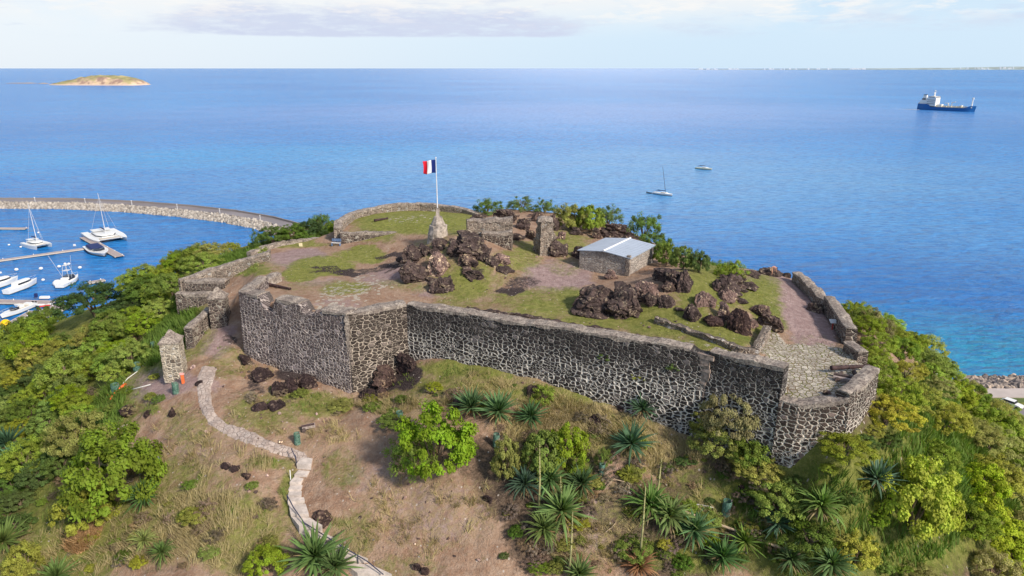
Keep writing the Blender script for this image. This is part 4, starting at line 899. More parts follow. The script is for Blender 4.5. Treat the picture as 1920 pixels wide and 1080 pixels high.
(x, y, z), dd = hit(1560, 618); root = empty('info_sign', (x,y,z)); tag(root, 'small red and white notice on a short post by the side parapet', 'sign')
MB().box((0,0,.4),(.10,.10,.8)).build('post', mk('red_paint', color=(.45,.06,.05)), root)
MB().add([(-.35,-.25,.75),(.35,-.25,.75),(.35,.2,1.0),(-.35,.2,1.0),(-.35,-.25,.80),(.35,-.25,.80),(.35,.2,1.05),(-.35,.2,1.05)],[(3,2,1,0),(4,5,6,7),(0,1,5,4),(1,2,6,5),(2,3,7,6),(3,0,4,7)]).build('panel', M_white, root)
(x, y, z), dd = hit(564, 462); o = MB().box((0,0,.25),(.5,.08,.5)).build('plaque', mk('cream_paint', color=(.72,.64,.40))); o.location = (x,y,z); tag(o, 'tiny cream plaque standing in the back left lawn', 'plaque')
def mesh_fn(t, b):
    uv = t.node('ShaderNodeTexCoord').outputs['Object']; n = t.noise(uv, 5, 4)
    t.set(b, 'Base Color', t.mix(t.step(n, .35, .7), c4(.05,.13,.10), c4(.16,.27,.21))); t.set(b, 'Roughness', .7)
    t.set(b, 'Alpha', t.step(t.noise(uv, 14, 2), .38, .45, .25, 1.0))
M_mesh = mk('green_netting', mesh_fn)
for (px, py, h, w, lab) in [(558,832,22,12,'green mesh tree guard on the verge beside the wooden gun carriage'),(330,737,20,12,'green mesh tree guard below the orange marker post'),(930,838,26,12,'green mesh tree guard left of the middle agaves'),(1360,965,30,16,'green mesh tree guard standing in grass above the fallen trunk'),(293,882,28,18,'green mesh box guard at the right edge of the big leafy bush'),(750,783,12,13,'faded green tree guard behind the round green bush'),(1128,890,22,11,'green mesh tree guard above the pale twigs'),
                             (257,694,14,13,'dark green tree guard on the bare left slope'),(288,655,14,8,'upper green tree guard left of the pale gate pillar'),(218,735,16,15,'torn blue green guard tangled with orange netting'),(751,827,12,6,'thin grey guard in front of the round green bush'),(1455,1000,20,10,'green guard half hidden in the right thicket')]:
    (x, y, z), dd = hit(px, py); hh = h*dd/FPX*1.05; r = w*dd/FPX/2
    root = empty('tree_guard', (x,y,z)); tag(root, lab, 'tree guard', 'mesh tree guards'); root.rotation_euler = (random.uniform(-.06,.06), random.uniform(-.06,.06), 0)
    n = 12; rs = []
    for j in range(6): rs.append([(math.cos(2*math.pi*k/n)*r*(1+.06*random.uniform(-1,1)), math.sin(2*math.pi*k/n)*r*(1+.06*random.uniform(-1,1)), hh*j/5) for k in range(n)])
    MB().loft(rs, cap=False).build('netting', M_mesh, root)
    MB().tube([(r*.9,0,-.2),(r*.9,0,hh*1.08)], .03, 5).build('stake', M_wood, root)
    mb = MB()
    for k in range(26):
        a = random.random()*6.28; q = random.random()*r*.8; zz = random.uniform(.2, hh*.95); s_ = .08
        mb.add([(math.cos(a)*q+random.uniform(-s_,s_), math.sin(a)*q+random.uniform(-s_,s_), zz+random.uniform(-s_,s_)) for _ in range(3)], [(0,1,2)])
    mb.build('sapling', mk('sapling_leaf', color=(.07,.14,.04)) if 'sapling_leaf' not in bpy.data.materials else bpy.data.materials['sapling_leaf'], root)
M_pvc = mk('white_pvc', color=(.70,.70,.68), rough=.5, var=.05); M_onet = mk('orange_plastic', color=(.75,.14,.04), rough=.6)
def stick(name, pts, r, m, label, cat, group=None, lift=.06, parent=None):
    Q = []
    for p in pts:
        (x, y, z), _ = hit(p[0], p[1]); Q.append((x, y, z+lift+(p[2] if len(p) > 2 else 0)))
    c = Q[0]; o = MB().tube([(a-c[0], b-c[1], d-c[2]) for a, b, d in Q], r, 7).build(name, m, None, True); o.location = c
    return tag(o, label, cat, group)
stick('water_pipe', [(232,735),(256,729),(282,722)], .05, M_pvc, 'long thin white pipe lying across the bare slope below the guards', 'pipe', 'discarded pipes')
stick('water_pipe', [(290,655),(275,680),(268,687)], .05, M_pvc, 'grey white pipe running down from the upper tree guard', 'pipe', 'discarded pipes')
stick('water_pipe', [(264,646),(273,653),(286,652)], .05, M_pvc, 'bent white pipe end at the upper tree guard', 'pipe', 'discarded pipes')
stick('water_pipe', [(223,728),(240,710),(258,697)], .05, M_pvc, 'white pipe between the torn guard and the dark green guard', 'pipe', 'discarded pipes')
stick('water_pipe', [(711,795),(722,790),(737,789)], .05, M_pvc, 'curved white pipe left of the round green bush', 'pipe', 'discarded pipes')
stick('water_pipe', [(1292,946),(1315,948),(1338,953)], .06, M_pvc, 'white pipe in the grass left of the tree guard above the fallen trunk', 'pipe', 'discarded pipes')
stick('water_pipe', [(1156,915),(1170,920),(1184,927)], .05, M_pvc, 'short grey pipe beside the yellowed agave', 'pipe', 'discarded pipes')
stick('orange_netting', [(208,752),(214,742),(228,728),(236,722)], .16, M_onet, 'strip of orange safety netting lying on the left slope', 'netting', lift=.15)
stick('orange_netting', [(190,746),(200,742),(212,742)], .09, M_onet, 'smaller scrap of orange netting left of the long strip', 'netting', lift=.1)
stick('plank', [(214,810),(226,803),(240,795)], .10, M_wood, 'weathered plank on the bare slope above the big leafy bush', 'plank')
M_branch = mk('dry_branch', color=(.42,.32,.22), rough=.9, var=.25, vscale=5)
stick('fallen_trunk', [(1222,938,.9),(1270,970,.7),(1330,990,.6),(1400,1015,.55),(1460,1038,.5),(1500,1050,.4)], .11, M_branch, 'long pale fallen flower stalk lying across the agaves at lower right', 'fallen stalk')
stick('driftwood', [(1190,925,.1),(1170,912,.4),(1150,905,.3),(1132,922,.1)], .05, M_branch, 'pale dry branch beside the agave below the dry grass', 'branch', 'dry branches')
stick('driftwood', [(945,905,.1),(960,893,.5),(975,878,.6),(985,865,.9)], .045, M_branch, 'bleached twig left of the tall stalk bush', 'branch', 'dry branches')
stick('driftwood', [(1155,980,.0),(1148,995,.3),(1135,1003,.2)], .04, M_branch, 'thin twig on the bare patch right of the tall stalks', 'branch', 'dry branches')

# ------------------------------------------------------------------ path and steps
def path_fn(t, b):
    g = t.node('ShaderNodeNewGeometry').outputs['Position']; n1 = t.noise(g, 1.6, 6, .7); n2 = t.noise(g, 7, 5, .7)
    vd = t.node('ShaderNodeTexVoronoi', {'Vector': t.node('ShaderNodeVectorMath', {0: g, 1: t.node('ShaderNodeVectorMath', {0: t.node('ShaderNodeTexNoise', {'Vector': g, 'Scale': 2.0}).outputs['Color'], 'Scale': .4}, operation='SCALE').outputs[0]}, operation='ADD').outputs[0], 'Scale': 2.1}, voronoi_dimensions='2D', feature='DISTANCE_TO_EDGE').outputs['Distance']
    col = t.mix(t.step(n1, .35, .68), c4(.38,.30,.26), c4(.53,.45,.40)); col = t.mix(t.math('MULTIPLY', t.step(n2, .52, .7), .5), col, c4(.22,.15,.12))
    col = t.mix(t.math('MULTIPLY', t.step(vd, .07, .01), t.math('MULTIPLY', t.step(n1, .4, .6), .7)), col, c4(.21,.14,.11))
    t.set(b, 'Base Color', col); t.set(b, 'Roughness', .95)
    t.set(b, 'Normal', t.node('ShaderNodeBump', {'Strength': .7, 'Distance': .12, 'Height': t.math('ADD', n2, t.step(vd, 0, .1))}).outputs[0])
M_path = mk('rubble_path', path_fn); M_step = mk('pale_concrete', color=(.55,.48,.43), rough=.9, var=.22, vscale=1.6, bump=.35, bscale=9)
def ribbon(pairs, step=.35, lift=.09):
    """pairs of picture points (left edge, right edge) -> draped strip with ragged edges"""
    A = np.array([hit(*p[0])[0] for p in pairs]); B = np.array([hit(*p[1])[0] for p in pairs]); QA = resample(A, step); n = len(QA)
    s = np.linspace(0, 1, n); 
    def par(Z):
        d = np.r_[0, np.cumsum(np.linalg.norm(np.diff(Z[:, :2], axis=0), axis=1))]; return d/d[-1]
    tA = par(A); A2 = np.stack([np.interp(s, np.linspace(0,1,len(A)), A[:, k]) for k in range(2)], 1); B2 = np.stack([np.interp(s, np.linspace(0,1,len(B)), B[:, k]) for k in range(2)], 1)
    K = 9; V = []; 
    for i in range(n):
        for k in range(K):
            f = k/(K-1); e = (random.uniform(-.06,.06) if k in (0, K-1) else 0)
            p = A2[i]+(B2[i]-A2[i])*(f+e); V.append((p[0], p[1], lift-(.12 if k in (0,K-1) else 0)))
    V = np.array(V); V[:, 2] += ground_z(V[:,0], V[:,1])
    F = [(i*K+k, i*K+k+1, (i+1)*K+k+1, (i+1)*K+k) for i in range(n-1) for k in range(K-1)]
    return np_mesh('path', V, F, True)
pm = ribbon([((378,688),(407,690)),((370,705),(404,706)),((370,735),(396,732)),((371,750),(398,755)),((378,775),(406,778)),((393,798),(428,796)),((420,815),(470,808)),((462,833),(505,825)),((505,847),(545,838)),((548,858),(572,848)),((560,872),(583,862))])
tag(link('path', pm, M_path), kind='structure')
root = empty('stone_steps', hit(565, 930)[0]); rl = root.location.copy(); tag(root, 'winding flight of pale concrete steps leading down the front slope', 'steps')
STEPS = [((557,880),(583,880),(587,860),(565,858)),((552,894),(575,895),(581,884),(560,882)),((543,910),(564,912),(570,898),(552,895)),((541,920),(565,922),(567,912),(544,910)),((540,932),(565,934),(566,923),(542,921)),((541,948),(571,944),(569,934),(541,932)),((547,975),(580,970),(572,946),(541,949)),((562,1000),(605,998),(582,972),(548,977)),((586,1018),(628,1016),(607,1000),(563,1003)),((612,1038),(655,1034),(632,1018),(590,1021)),((640,1060),(690,1055),(658,1036),(616,1040)),((672,1088),(735,1088),(694,1058),(645,1062))]
for q in STEPS:
    W_ = [hit(*p)[0] for p in q]; zt_ = max(w[2] for w in W_)+.06
    zs = [min(zt_, w[2]+.14) if False else zt_-.02*random.random() for w in W_]
    bot = min(w[2] for w in W_)-.35
    V = [(w[0]-rl[0]+random.uniform(-.05,.05), w[1]-rl[1]+random.uniform(-.05,.05), bot-rl[2]) for w in W_]+[(w[0]-rl[0]+random.uniform(-.05,.05), w[1]-rl[1]+random.uniform(-.05,.05), z-rl[2]) for w, z in zip(W_, zs)]
    MB().add(V, [(3,2,1,0),(4,5,6,7),(0,1,5,4),(1,2,6,5),(2,3,7,6),(3,0,4,7)]).build('step', M_step, root)
M_rail = mk('dark_blue_rail', color=(.05,.055,.09), rough=.5)
rr = empty('handrail', hit(556,872)[0]); r0 = rr.location.copy(); tag(rr, 'thin dark handrail following the left side of the steps', 'handrail')
def wpt(px, py, up): (x, y, z), _ = hit(px, py); return Vector((x, y, z+up))-r0
MB().tube([wpt(548,858,.95),wpt(556,876,1.0)], .045, 6).build('rail', M_rail, rr); MB().tube([wpt(556,872,-.1),wpt(556,872,1.0)], .055, 6).build('post', M_rail, rr)
MB().tube([wpt(540,945,.9),wpt(552,968,.9),wpt(572,997,.9),wpt(600,1015,.9),wpt(640,1040,.9),wpt(690,1070,.9),wpt(720,1095,.9)], .05, 6).build('rail', M_rail, rr)
for q in ((540,945),(572,997),(622,1028),(672,1060)): MB().tube([wpt(*q,-.1),wpt(*q,.92)], .04, 6).build('post', M_rail, rr)
MB().tube([wpt(545,900,-.1),wpt(545,895,.75)], .04, 6).build('post', M_white, rr)

# ------------------------------------------------------------------ person bending over at the back edge
def person():
    (x, y, z), _ = hit(1445, 517); root = empty('person', (x, y, z), 0); tag(root, 'person in pink top and beige shorts bending forward at the back edge', 'person')
    J = {'pel':(0,0,.92),'sp':(.12,-.05,1.10),'ch':(.33,-.10,1.17),'nk':(.45,-.12,1.12),'hd':(.55,-.13,1.03),'hc':(.62,-.14,.95),
         'hl':(.0,.10,.90),'kl':(.06,.12,.48),'al':(-.04,.13,.08),'tl':(.10,.13,.03),'hr':(.0,-.10,.90),'kr':(.10,-.14,.48),'ar':(.02,-.16,.08),'tr':(.17,-.16,.03),
         'sl':(.34,.14,1.15),'el':(.42,.20,.86),'wl':(.50,.15,.62),'fl':(.53,.13,.53),'sr':(.36,-.32,1.13),'er':(.44,-.36,.86),'wr':(.54,-.30,.64),'fr':(.57,-.28,.55)}
    E = [('pel','sp'),('sp','ch'),('ch','nk'),('nk','hd'),('hd','hc'),('pel','hl'),('hl','kl'),('kl','al'),('al','tl'),('pel','hr'),('hr','kr'),('kr','ar'),('ar','tr'),('ch','sl'),('sl','el'),('el','wl'),('wl','fl'),('ch','sr'),('sr','er'),('er','wr'),('wr','fr')]
    Rr = {'pel':.15,'sp':.135,'ch':.15,'nk':.06,'hd':.095,'hc':.085,'hl':.09,'hr':.09,'kl':.06,'kr':.06,'al':.042,'ar':.042,'tl':.035,'tr':.035,'sl':.055,'sr':.055,'el':.042,'er':.042,'wl':.03,'wr':.03,'fl':.03,'fr':.03}
    def skin(name, keys, m, grow=0.0):
        ks = list(keys); ix = {k: i for i, k in enumerate(ks)}
        me = bpy.data.meshes.new(name); me.from_pydata([J[k] for k in ks], [(ix[a], ix[b]) for a, b in E if a in ix and b in ix], [])
        o = link(name, me, m, root); md = o.modifiers.new('skin', 'SKIN')
        for i, k in enumerate(ks):
            v = me.skin_vertices[0].data[i]; v.radius = (Rr[k]+grow,)*2; v.use_root = (i == 0)
        s_ = o.modifiers.new('sub', 'SUBSURF'); s_.levels = s_.render_levels = 2; return o
    sk_ = mk('skin', color=(.55,.30,.21), rough=.6); skin('body', J.keys(), sk_)
    skin('shirt', ['sp','ch','sl','sr'], mk('pink_cotton', color=(.75,.36,.33)), .02); skin('shorts', ['pel','hl','hr'], mk('beige_cotton', color=(.60,.46,.32)), .025)
    hm = MB(); c = Vector((.60,-.135,1.0))
    hm.loft([[(c.x+.02*q+math.cos(a)*.11*s_, c.y+math.sin(a)*.105*s_, c.z+z_) for a in [k*math.pi/5 for k in range(10)]] for q, s_, z_ in ((0,.9,-.02),(0,1,.04),(0,.8,.10),(0,.3,.13))]).build('hair', mk('brown_hair', color=(.06,.035,.02)), root, True)
person()
# ------------------------------------------------------------------ vegetation
def leaf_fn(dry=False):
    def fn(t, b):
        oi = t.node('ShaderNodeObjectInfo'); tint = t.attr('tint'); g = t.node('ShaderNodeNewGeometry').outputs['Position']
        c = oi.outputs['Color']
        v = t.node('ShaderNodeHueSaturation', {'Hue': t.math('ADD', .485, t.math('MULTIPLY', tint, .03)), 'Saturation': t.math('ADD', .88, t.math('MULTIPLY', oi.outputs['Random'], .20)), 'Value': t.math('ADD', .50, t.math('MULTIPLY', tint, .95)), 'Color': c})
        t.set(b, 'Base Color', v.outputs[0]); t.set(b, 'Roughness', .65); t.set(b, 'Specular IOR Level', .18)
        tr = t.node('ShaderNodeBsdfTranslucent', {'Color': t.mix(1.0, v.outputs[0], c4(1.3,1.5,.6), 'MULTIPLY')})
        mx = t.node('ShaderNodeMixShader', {0: .28, 1: b.outputs[0], 2: tr.outputs[0]})
        t.set([n for n in t.n if n.type == 'OUTPUT_MATERIAL'][0], 0, mx.outputs[0])
    return fn
M_leaf = mk('foliage', leaf_fn()); M_bark = mk('grey_brown_bark', color=(.20,.145,.105), rough=.9, var=.3, vscale=4)
def rot_to(n):  # random frame with given normals (k,3) -> two tangent vectors
    a = RNG.normal(size=n.shape); u = np.cross(n, a); u /= np.linalg.norm(u, axis=1)[:, None]+1e-9
    return u, np.cross(n, u)
def crown_mesh(name, seed, clumps=46, per=90, leaf=.055, rx=1.0, rz=.75, clump_r=.30, flat=.7, hollow=.45, up=.7, asp=.55, lift=.30):
    r = np.random.default_rng(seed); P0 = []; T = []; SZ = []; NN = []
    lob = r.normal(size=(5, 3)); lob /= np.linalg.norm(lob, axis=1)[:, None]
    k = 0
    while k < clumps:
        d = r.normal(size=3); d /= np.linalg.norm(d)
        if d[2] < -.35: continue
        bulge = 1+.22*max(0, (lob@d).max()-.5)*2-.15*r.random()
        rad = hollow+(1-hollow)*r.random()**.45
        c = d*rad*bulge*np.array([rx, rx, rz]); c[2] = max(c[2], -.12*rz)
        cr = clump_r*r.uniform(.6, 1.25); ct = r.random()
        n = int(per*r.uniform(.7, 1.3))
        q = r.normal(size=(n, 3)); q /= np.linalg.norm(q, axis=1)[:, None]; q *= (r.random((n, 1))**.4)*cr; q[:, 2] *= flat
        P0.append(c+q); T.append(np.clip(ct*.62+r.random(n)*.38, 0, 1)); SZ.append(leaf*r.uniform(.6, 1.35, n))
        nn = q/cr*.9+d*.4+np.array([0, 0, up])+r.normal(size=(n, 3))*.45; NN.append(nn/np.linalg.norm(nn, axis=1)[:, None]); k += 1
    P0 = np.concatenate(P0); T = np.concatenate(T); SZ = np.concatenate(SZ)[:, None]; NN = np.concatenate(NN)
    u, v = rot_to(NN); V = np.stack([P0-u*SZ, P0-v*SZ*asp, P0+u*SZ, P0+v*SZ*asp], 1).reshape(-1, 3); V[:, 2] += lift+rz*.35
    F = np.arange(len(V)).reshape(-1, 4)
    me = np_mesh(name, V, F, False, [('tint', 'FACE', T)]); me.materials.append(M_leaf); return me
def trunk_mesh(name, seed, n=6, h=.8, r0=.05, spread=.5):
    rn = random.Random(seed); mb = MB()
    for i in range(n):
        a = 2*math.pi*(i+rn.random()*.7)/n; s_ = spread*rn.uniform(.5, 1.1); hh = h*rn.uniform(.7, 1.15)
        pts = [(0,0,-.15),(math.cos(a)*s_*.25, math.sin(a)*s_*.25, hh*.3),(math.cos(a)*s_*.6, math.sin(a)*s_*.6, hh*.65),(math.cos(a+.3)*s_, math.sin(a+.3)*s_, hh)]
        mb.tube(pts, [r0, r0*.8, r0*.5, r0*.2], 5, False)
        q = pts[2]; mb.tube([q, (q[0]+rn.uniform(-.2,.2), q[1]+rn.uniform(-.2,.2), q[2]+.3)], [r0*.4, r0*.15], 4, False)
    me = bpy.data.meshes.new(name); me.from_pydata([tuple(p) for p in mb.v], [], mb.f); me.materials.append(M_bark); return me
CR = {'broad': [crown_mesh('crown', 100+i, 105, 100, .040, clump_r=.165, lift=.16) for i in range(5)],
      'fine': [crown_mesh('crown', 200+i, 135, 105, .030, rz=.62, clump_r=.15, flat=.55, hollow=.35, asp=.5) for i in range(5)],
      'airy': [crown_mesh('crown', 300+i, 64, 85, .034, rz=.85, clump_r=.17, flat=.8, hollow=.2, up=.4, lift=.06) for i in range(4)],
      'low': [crown_mesh('crown', 400+i, 95, 90, .038, rz=.55, clump_r=.18, flat=.6, hollow=.3) for i in range(4)]}
TK = [trunk_mesh('branches', 500+i) for i in range(4)]
G1 = (.180,.245,.036,1); G2 = (.245,.315,.040,1); G3 = (.110,.168,.034,1); G4 = (.285,.290,.055,1); G5 = (.270,.240,.105,1); G6 = (.40,.46,.002,1); G7 = (.135,.205,.055,1); GD = (.065,.115,.035,1)
def vary(c, a=.20):
    f = 1+random.uniform(-a, a); return (c[0]*f*(1+random.uniform(-.12,.10)), c[1]*f, c[2]*f*(1+random.uniform(-.2,.2)), 1)
def bush(x, y, z, r, h, kind, col, label, group, name='bush', cat='bush'):
    root = empty(name, (x, y, z-.05*r), random.random()*6.28); tag(root, label, cat, group)
    L = CR[kind]; c = link('crown', random.choice(L), None, root); c.scale = (r, r*random.uniform(.85,1.1), h/1.25); c.color = col
    if name == 'bush': pass
    tkn = 'trunk' if name == 'tree' else 'branches'
    t_ = link(tkn, random.choice(TK), None, root); t_.scale = (r*.9, r*.9, h*.8)
    return root
def bush_px(px, py, wpx, hpx, kind, col, label, group, **k):
    """crown centre column px, ground row py, width/height in picture pixels"""
    (x, y, z), d = hit(px, py); r = wpx*d/FPX/2*.92; h = hpx*d/FPX*1.02
    return bush(x, y+r*.3, gz(x, y+r*.3), r, h, kind, col, label, group, **k)
gE = 'bushes along the back edge of the fort'; gH = 'bushes on the bare front slope'
for a in [(912,404,70,36,'airy',G7,'thin blue green bush left of the big dome boulder'),(978,396,66,30,'airy',G7,'low bush behind the boulders left of the pillar'),(1022,400,50,30,'airy',G7,'small bush peeping over the brown boulder behind the pillar'),
 (1072,432,70,50,'broad',G4,'dull green bush right of the rock pile near the pillar'),(1108,436,70,56,'broad',G2,'bright green bush between the pillar rocks and the large boulder'),(1142,424,64,44,'airy',G7,'loose green bush above the large boulder'),
 (1208,450,80,60,'airy',G7,'tall airy bush right of the large boulder behind the hut'),(1235,478,60,38,'broad',G3,'dark bush at the right corner of the hut'),(1252,498,60,46,'broad',G1,'round bush just right of the hut by the sea'),(1282,505,56,50,'broad',G1,'middle bush in the row between hut and sea'),(1312,512,40,44,'broad',G3,'last dark bush in the row between hut and sea'),
 (1372,520,62,38,'airy',G2,'light green bush alone above the flat slabs near the sea'),(1350,518,30,20,'airy',G1,'small bush left of the light green one above the slabs'),
 (600,442,60,46,'airy',G7,'tall airy dark bush beside the bench corner'),(580,446,60,34,'fine',GD,'dark bush left of the tall airy one at the back left'),(545,452,60,34,'fine',G3,'dark round bush behind the pale edging'),(510,458,60,36,'fine',G3,'dark bush at the left end of the pale edging'),(485,466,50,36,'airy',G7,'loose bush above the end of the pale west wall'),(486,476,30,16,'low',G2,'bright low bush on the end of the pale edging'),
 (1630,620,60,50,'airy',G5,'nearly leafless grey brown bush outside the right side parapet'),(1660,640,60,44,'airy',G5,'second nearly leafless bush beside the sea at the right')]:
    bush_px(*a, gE)
for a in [(812,903,150,128,'broad',(.20,.30,.03,1),'large round green bush standing alone on the bare slope'),(775,893,110,90,'airy',G1,'lower left half of the lone green bush on the bare slope'),(735,803,60,26,'low',G1,'low green shrub under the curved white pipe'),(948,900,56,80,'broad',G4,'yellow olive bush left of the tall flower stalks'),
 (1020,895,90,90,'broad',G1,'bright bush behind the left tall flower stalk'),(1060,880,80,80,'broad',G2,'bright bush behind the right tall flower stalk'),(1085,905,60,50,'airy',G1,'loose bush right of the tall flower stalks'),(1020,765,60,40,'airy',G2,'light shrub above the middle agave'),(1130,880,36,46,'airy',G1,'thin bush beside the green guard in the agaves'),
 (210,960,190,150,'broad',G1,'big leafy green bush beside the green mesh box at left'),(160,990,120,80,'broad',G4,'dull green lower part of the thicket at left'),(145,870,110,100,'fine',G4,'yellowish feathery bush above the big leafy bush'),(50,900,100,80,'fine',G2,'green bush at the left edge above the blue agaves'),
 (1375,850,120,120,'fine',G5,'tan olive feathery bush leaning on the merlon wall'),(1330,830,80,60,'fine',G4,'olive bush left of the tan feathery bush'),(1410,890,80,70,'low',G1,'green bush at the foot of the tan feathery bush'),(1180,905,50,24,'low',G4,'low weedy shrub under the lower spiky agave'),
 (1715,1030,150,150,'broad',G6,'bright yellow bush standing out in the green thicket'),(1760,1010,80,110,'broad',G6,'right hand lobe of the bright yellow bush'),(1330,990,60,30,'low',G2,'small bright shrub behind the fallen trunk'),(1190,1050,80,34,'low',G1,'dark low shrub near the dead agave'),(1330,1035,40,40,'low',G2,'yellow green shrub between the agave pair at lower right'),
 (362,985,60,34,'low',G4,'yellowing clump in the long grass left of the path'),(500,1085,90,50,'broad',G2,'green bush cut by the bottom edge left of the steps'),(40,1085,80,60,'broad',G4,'bush in the lower left corner'),(870,650,26,16,'low',G4,'weed growing out of the foot of the long wall'),(955,672,24,26,'low',G7,'taller weed at the foot of the long wall'),(990,682,24,22,'low',G7,'rounded weed right of the taller wall weed'),
 (1135,735,50,24,'low',G3,'dark weeds along the middle of the long wall foot'),(1200,760,50,26,'low',G4,'weeds below the right half of the long wall'),(1260,775,50,30,'low',G3,'dark shrub at the right end of the long wall foot'),(640,770,60,16,'low',G4,'weeds below the pointed wall corner'),(700,770,40,18,'low',G1,'bright weeds under the black outcrop'),(250,640,60,40,'fine',G2,'bright bush beside the upper tree guard'),(395,560,24,12,'low',G1,'ivy like plant on top of the gate block')]:
    bush_px(*a, gH if a[6][0:3] != 'ivy' else gH)
CN = lambda c: 'pale olive' if c[0] > .26 and c[2] > .07 else 'yellow olive' if c[0] >= c[1]*.97 else 'light green' if c[1] > .29 else 'mid green' if c[1] > .20 else 'dark green'
SZ = lambda r: 'large' if r > 2.9 else 'small' if r < 1.7 else 'mid sized'
# dense thickets
def inpoly(px, py, L):
    ins = np.zeros(np.shape(px), bool); n = len(L)
    for i in range(n):
        a = L[i]; b = L[(i+1) % n]
        ins ^= ((a[1] > py) != (b[1] > py)) & (px < (b[0]-a[0])*(py-a[1])/(b[1]-a[1]+1e-9)+a[0])
    return ins
def scatter(polyL, xr, yr, smin, smax, dmin, dmax, n_try=9000, maxn=300, seed=1, zmin=1.2):
    rg = np.random.default_rng(seed); X = rg.uniform(*xr, n_try); Y = rg.uniform(*yr, n_try); Z = ground_z(X, Y)
    px, py, dep = proj(X, Y, Z); ok = inpoly(px, py, polyL) & (Z > zmin); sd, _ = poly_sd(X, Y); ok &= sd < -.9
    out = []
    for x, y, z, d, o in zip(X, Y, Z, dep, ok):
        if not o: continue
        s_ = smin+(smax-smin)*min(1, max(0, (d-dmin)/(dmax-dmin)))
        if all((x-q[0])**2+(y-q[1])**2 > ((s_+q[3])/2)**2 for q in out): out.append((x, y, z, s_))
        if len(out) >= maxn: break
    return out
RIGHT = [(1330,850),(1400,870),(1440,860),(1470,868),(1550,862),(1590,840),(1612,800),(1625,700),(1610,640),(1600,600),(1660,600),(2100,640),(2100,1300),(1480,1300),(1480,1085),(1420,1000),(1390,930)]
LEFT = [(-160,560),(100,520),(230,500),(330,440),(520,420),(640,400),(640,438),(480,452),(420,482),(330,520),(322,590),(290,618),(240,655),(235,700),(190,745),(185,800),(150,860),(140,900),(60,960),(40,1000),(-200,1040)]
sr = scatter(RIGHT, (12, 120), (28, 125), 2.15, 5.4, 45, 130, 60000, 298, 5)
print('right thicket', len(sr))
yel = P(1715, 960, 42)
for (x, y, z, s_) in sr:
    px, py, dep = proj(x, y, z)
    n = vnoise(np.array([x/9]), np.array([y/9]), 4)[0]
    if px > 1700 and n > .66: col, kd = (.27,.27,.09,1), 'fine'
    elif n > .52: col, kd = G4, 'fine'
    elif n < .35: col, kd = G2, 'broad'
    else: col, kd = G1, random.choice(['broad','fine','low'])
    if 1625 < px < 1810 and 880 < py < 1075: continue
    if px < 1720 and py < 740: s_ *= .68
    if px > 1740 and py < 800: s_ *= .62
    if px < 1680 and py < 780: col, kd = (.23,.29,.04,1), 'fine'
    if py > 900 and px < 1640: col, kd = random.choice([G3, G7, G1, G4]), random.choice(['fine','airy','broad'])
    r = s_*random.uniform(.72, .98); col = (col[0]*1.22, col[1]*1.18, col[2], 1)
    zn = 'at the bastion foot' if px < 1640 and py < 930 else 'right of the bottom agaves' if px < 1700 and py >= 930 else 'on the skyline rim beside the sea' if py < 740-(1900-px)*.25 else 'in the bottom right corner' if py > 900 else 'at the right picture edge' if px > 1850 else 'behind the bright yellow bush' if py > 780 else 'below the side parapets'
    bush(x, y, z, r, r*random.uniform(.95, 1.5), kd, vary(col), f'{SZ(r)} {CN(col)} shrub of the right thicket {zn}', 'shrubs of the right slope thicket', name='shrub', cat='shrub')
sl_ = scatter(LEFT, (-190, -5), (35, 190), 2.1, 5.2, 60, 170, 26000, 298, 8)
print('left thicket', len(sl_))
for (x, y, z, s_) in sl_:
    px, py, dep = proj(x, y, z); n = vnoise(np.array([x/12]), np.array([y/12]), 9)[0]
    col, kd = (G2,'fine') if n > .6 else (G1,'broad') if n > .42 else (G3,'fine') if n > .28 else (G4,'fine')
    if px < 260 and py < 600: col, kd = G3, 'fine'
    r = s_*random.uniform(.66, .88)
    if px > 420 and py < 480: r *= .5
    if 95 < px < 250 and 535 < py < 632: continue
    zn = 'outside the long west wall' if px > 330 else 'beside the gate block' if px > 240 and py < 660 else 'above the pontoons' if py < 640 and px < 120 else 'behind the wide dark tree' if py < 600 else 'at the left picture edge' if px < 60 and py < 850 else 'bordering the bare slope' if px > 170 else 'beside the left agaves' if py > 780 else 'in the middle of the slope'
    bush(x, y, z, r, r*random.uniform(1.1, 1.6), kd, vary(col), f'{SZ(r)} {CN(col)} tree of the left thicket {zn}', 'small trees of the left slope thicket', name='tree', cat='tree')
for (px, py, w, h, col, lab) in [(170,602,140,70,GD,'wide dark flat topped tree rising in front of the marina'),(275,575,90,50,G3,'dark tree right of the wide flat topped one'),(215,640,90,60,G1,'bright green tree below the wide dark tree'),(60,690,110,70,G2,'bright tree at the left edge below the pontoon'),(380,520,90,46,G2,'tree outside the pale west wall'),(120,740,110,80,G2,'rounded green tree in the left thicket'),(240,700,80,60,G2,'bright bushy tree above the bare left slope')]:
    bush_px(px, py, w, h, 'fine', col, lab, 'trees of the left slope', name='tree', cat='tree')
near_ = scatter([(1395,930),(1440,870),(1480,872),(1560,866),(1612,815),(1650,800),(1690,900),(1640,1000),(1700,1085),(1480,1085),(1420,1010)], (12, 40), (28, 70), 1.25, 1.5, 45, 60, 9000, 120, 15)
print('near shrubs', len(near_))
for (x, y, z, s_) in near_:
    r = s_*random.uniform(.5, .85); col, kd = random.choice([(G1,'broad'),(G1,'fine'),(G3,'fine'),(G4,'fine'),(G7,'airy'),(G2,'low')])
    bush(x, y, z, r, r*random.uniform(.9, 1.3), kd, vary(col), f'{CN(col)} low scrub bush packed below the right bastion corner, {kd} crown'.replace(', fine crown', ', fine leaves').replace(', broad crown', ', dense leaves').replace(', airy crown', ', thin leaves').replace(', low crown', ', flat top'), 'low bushes below the bastion', name='scrub_bush', cat='bush')
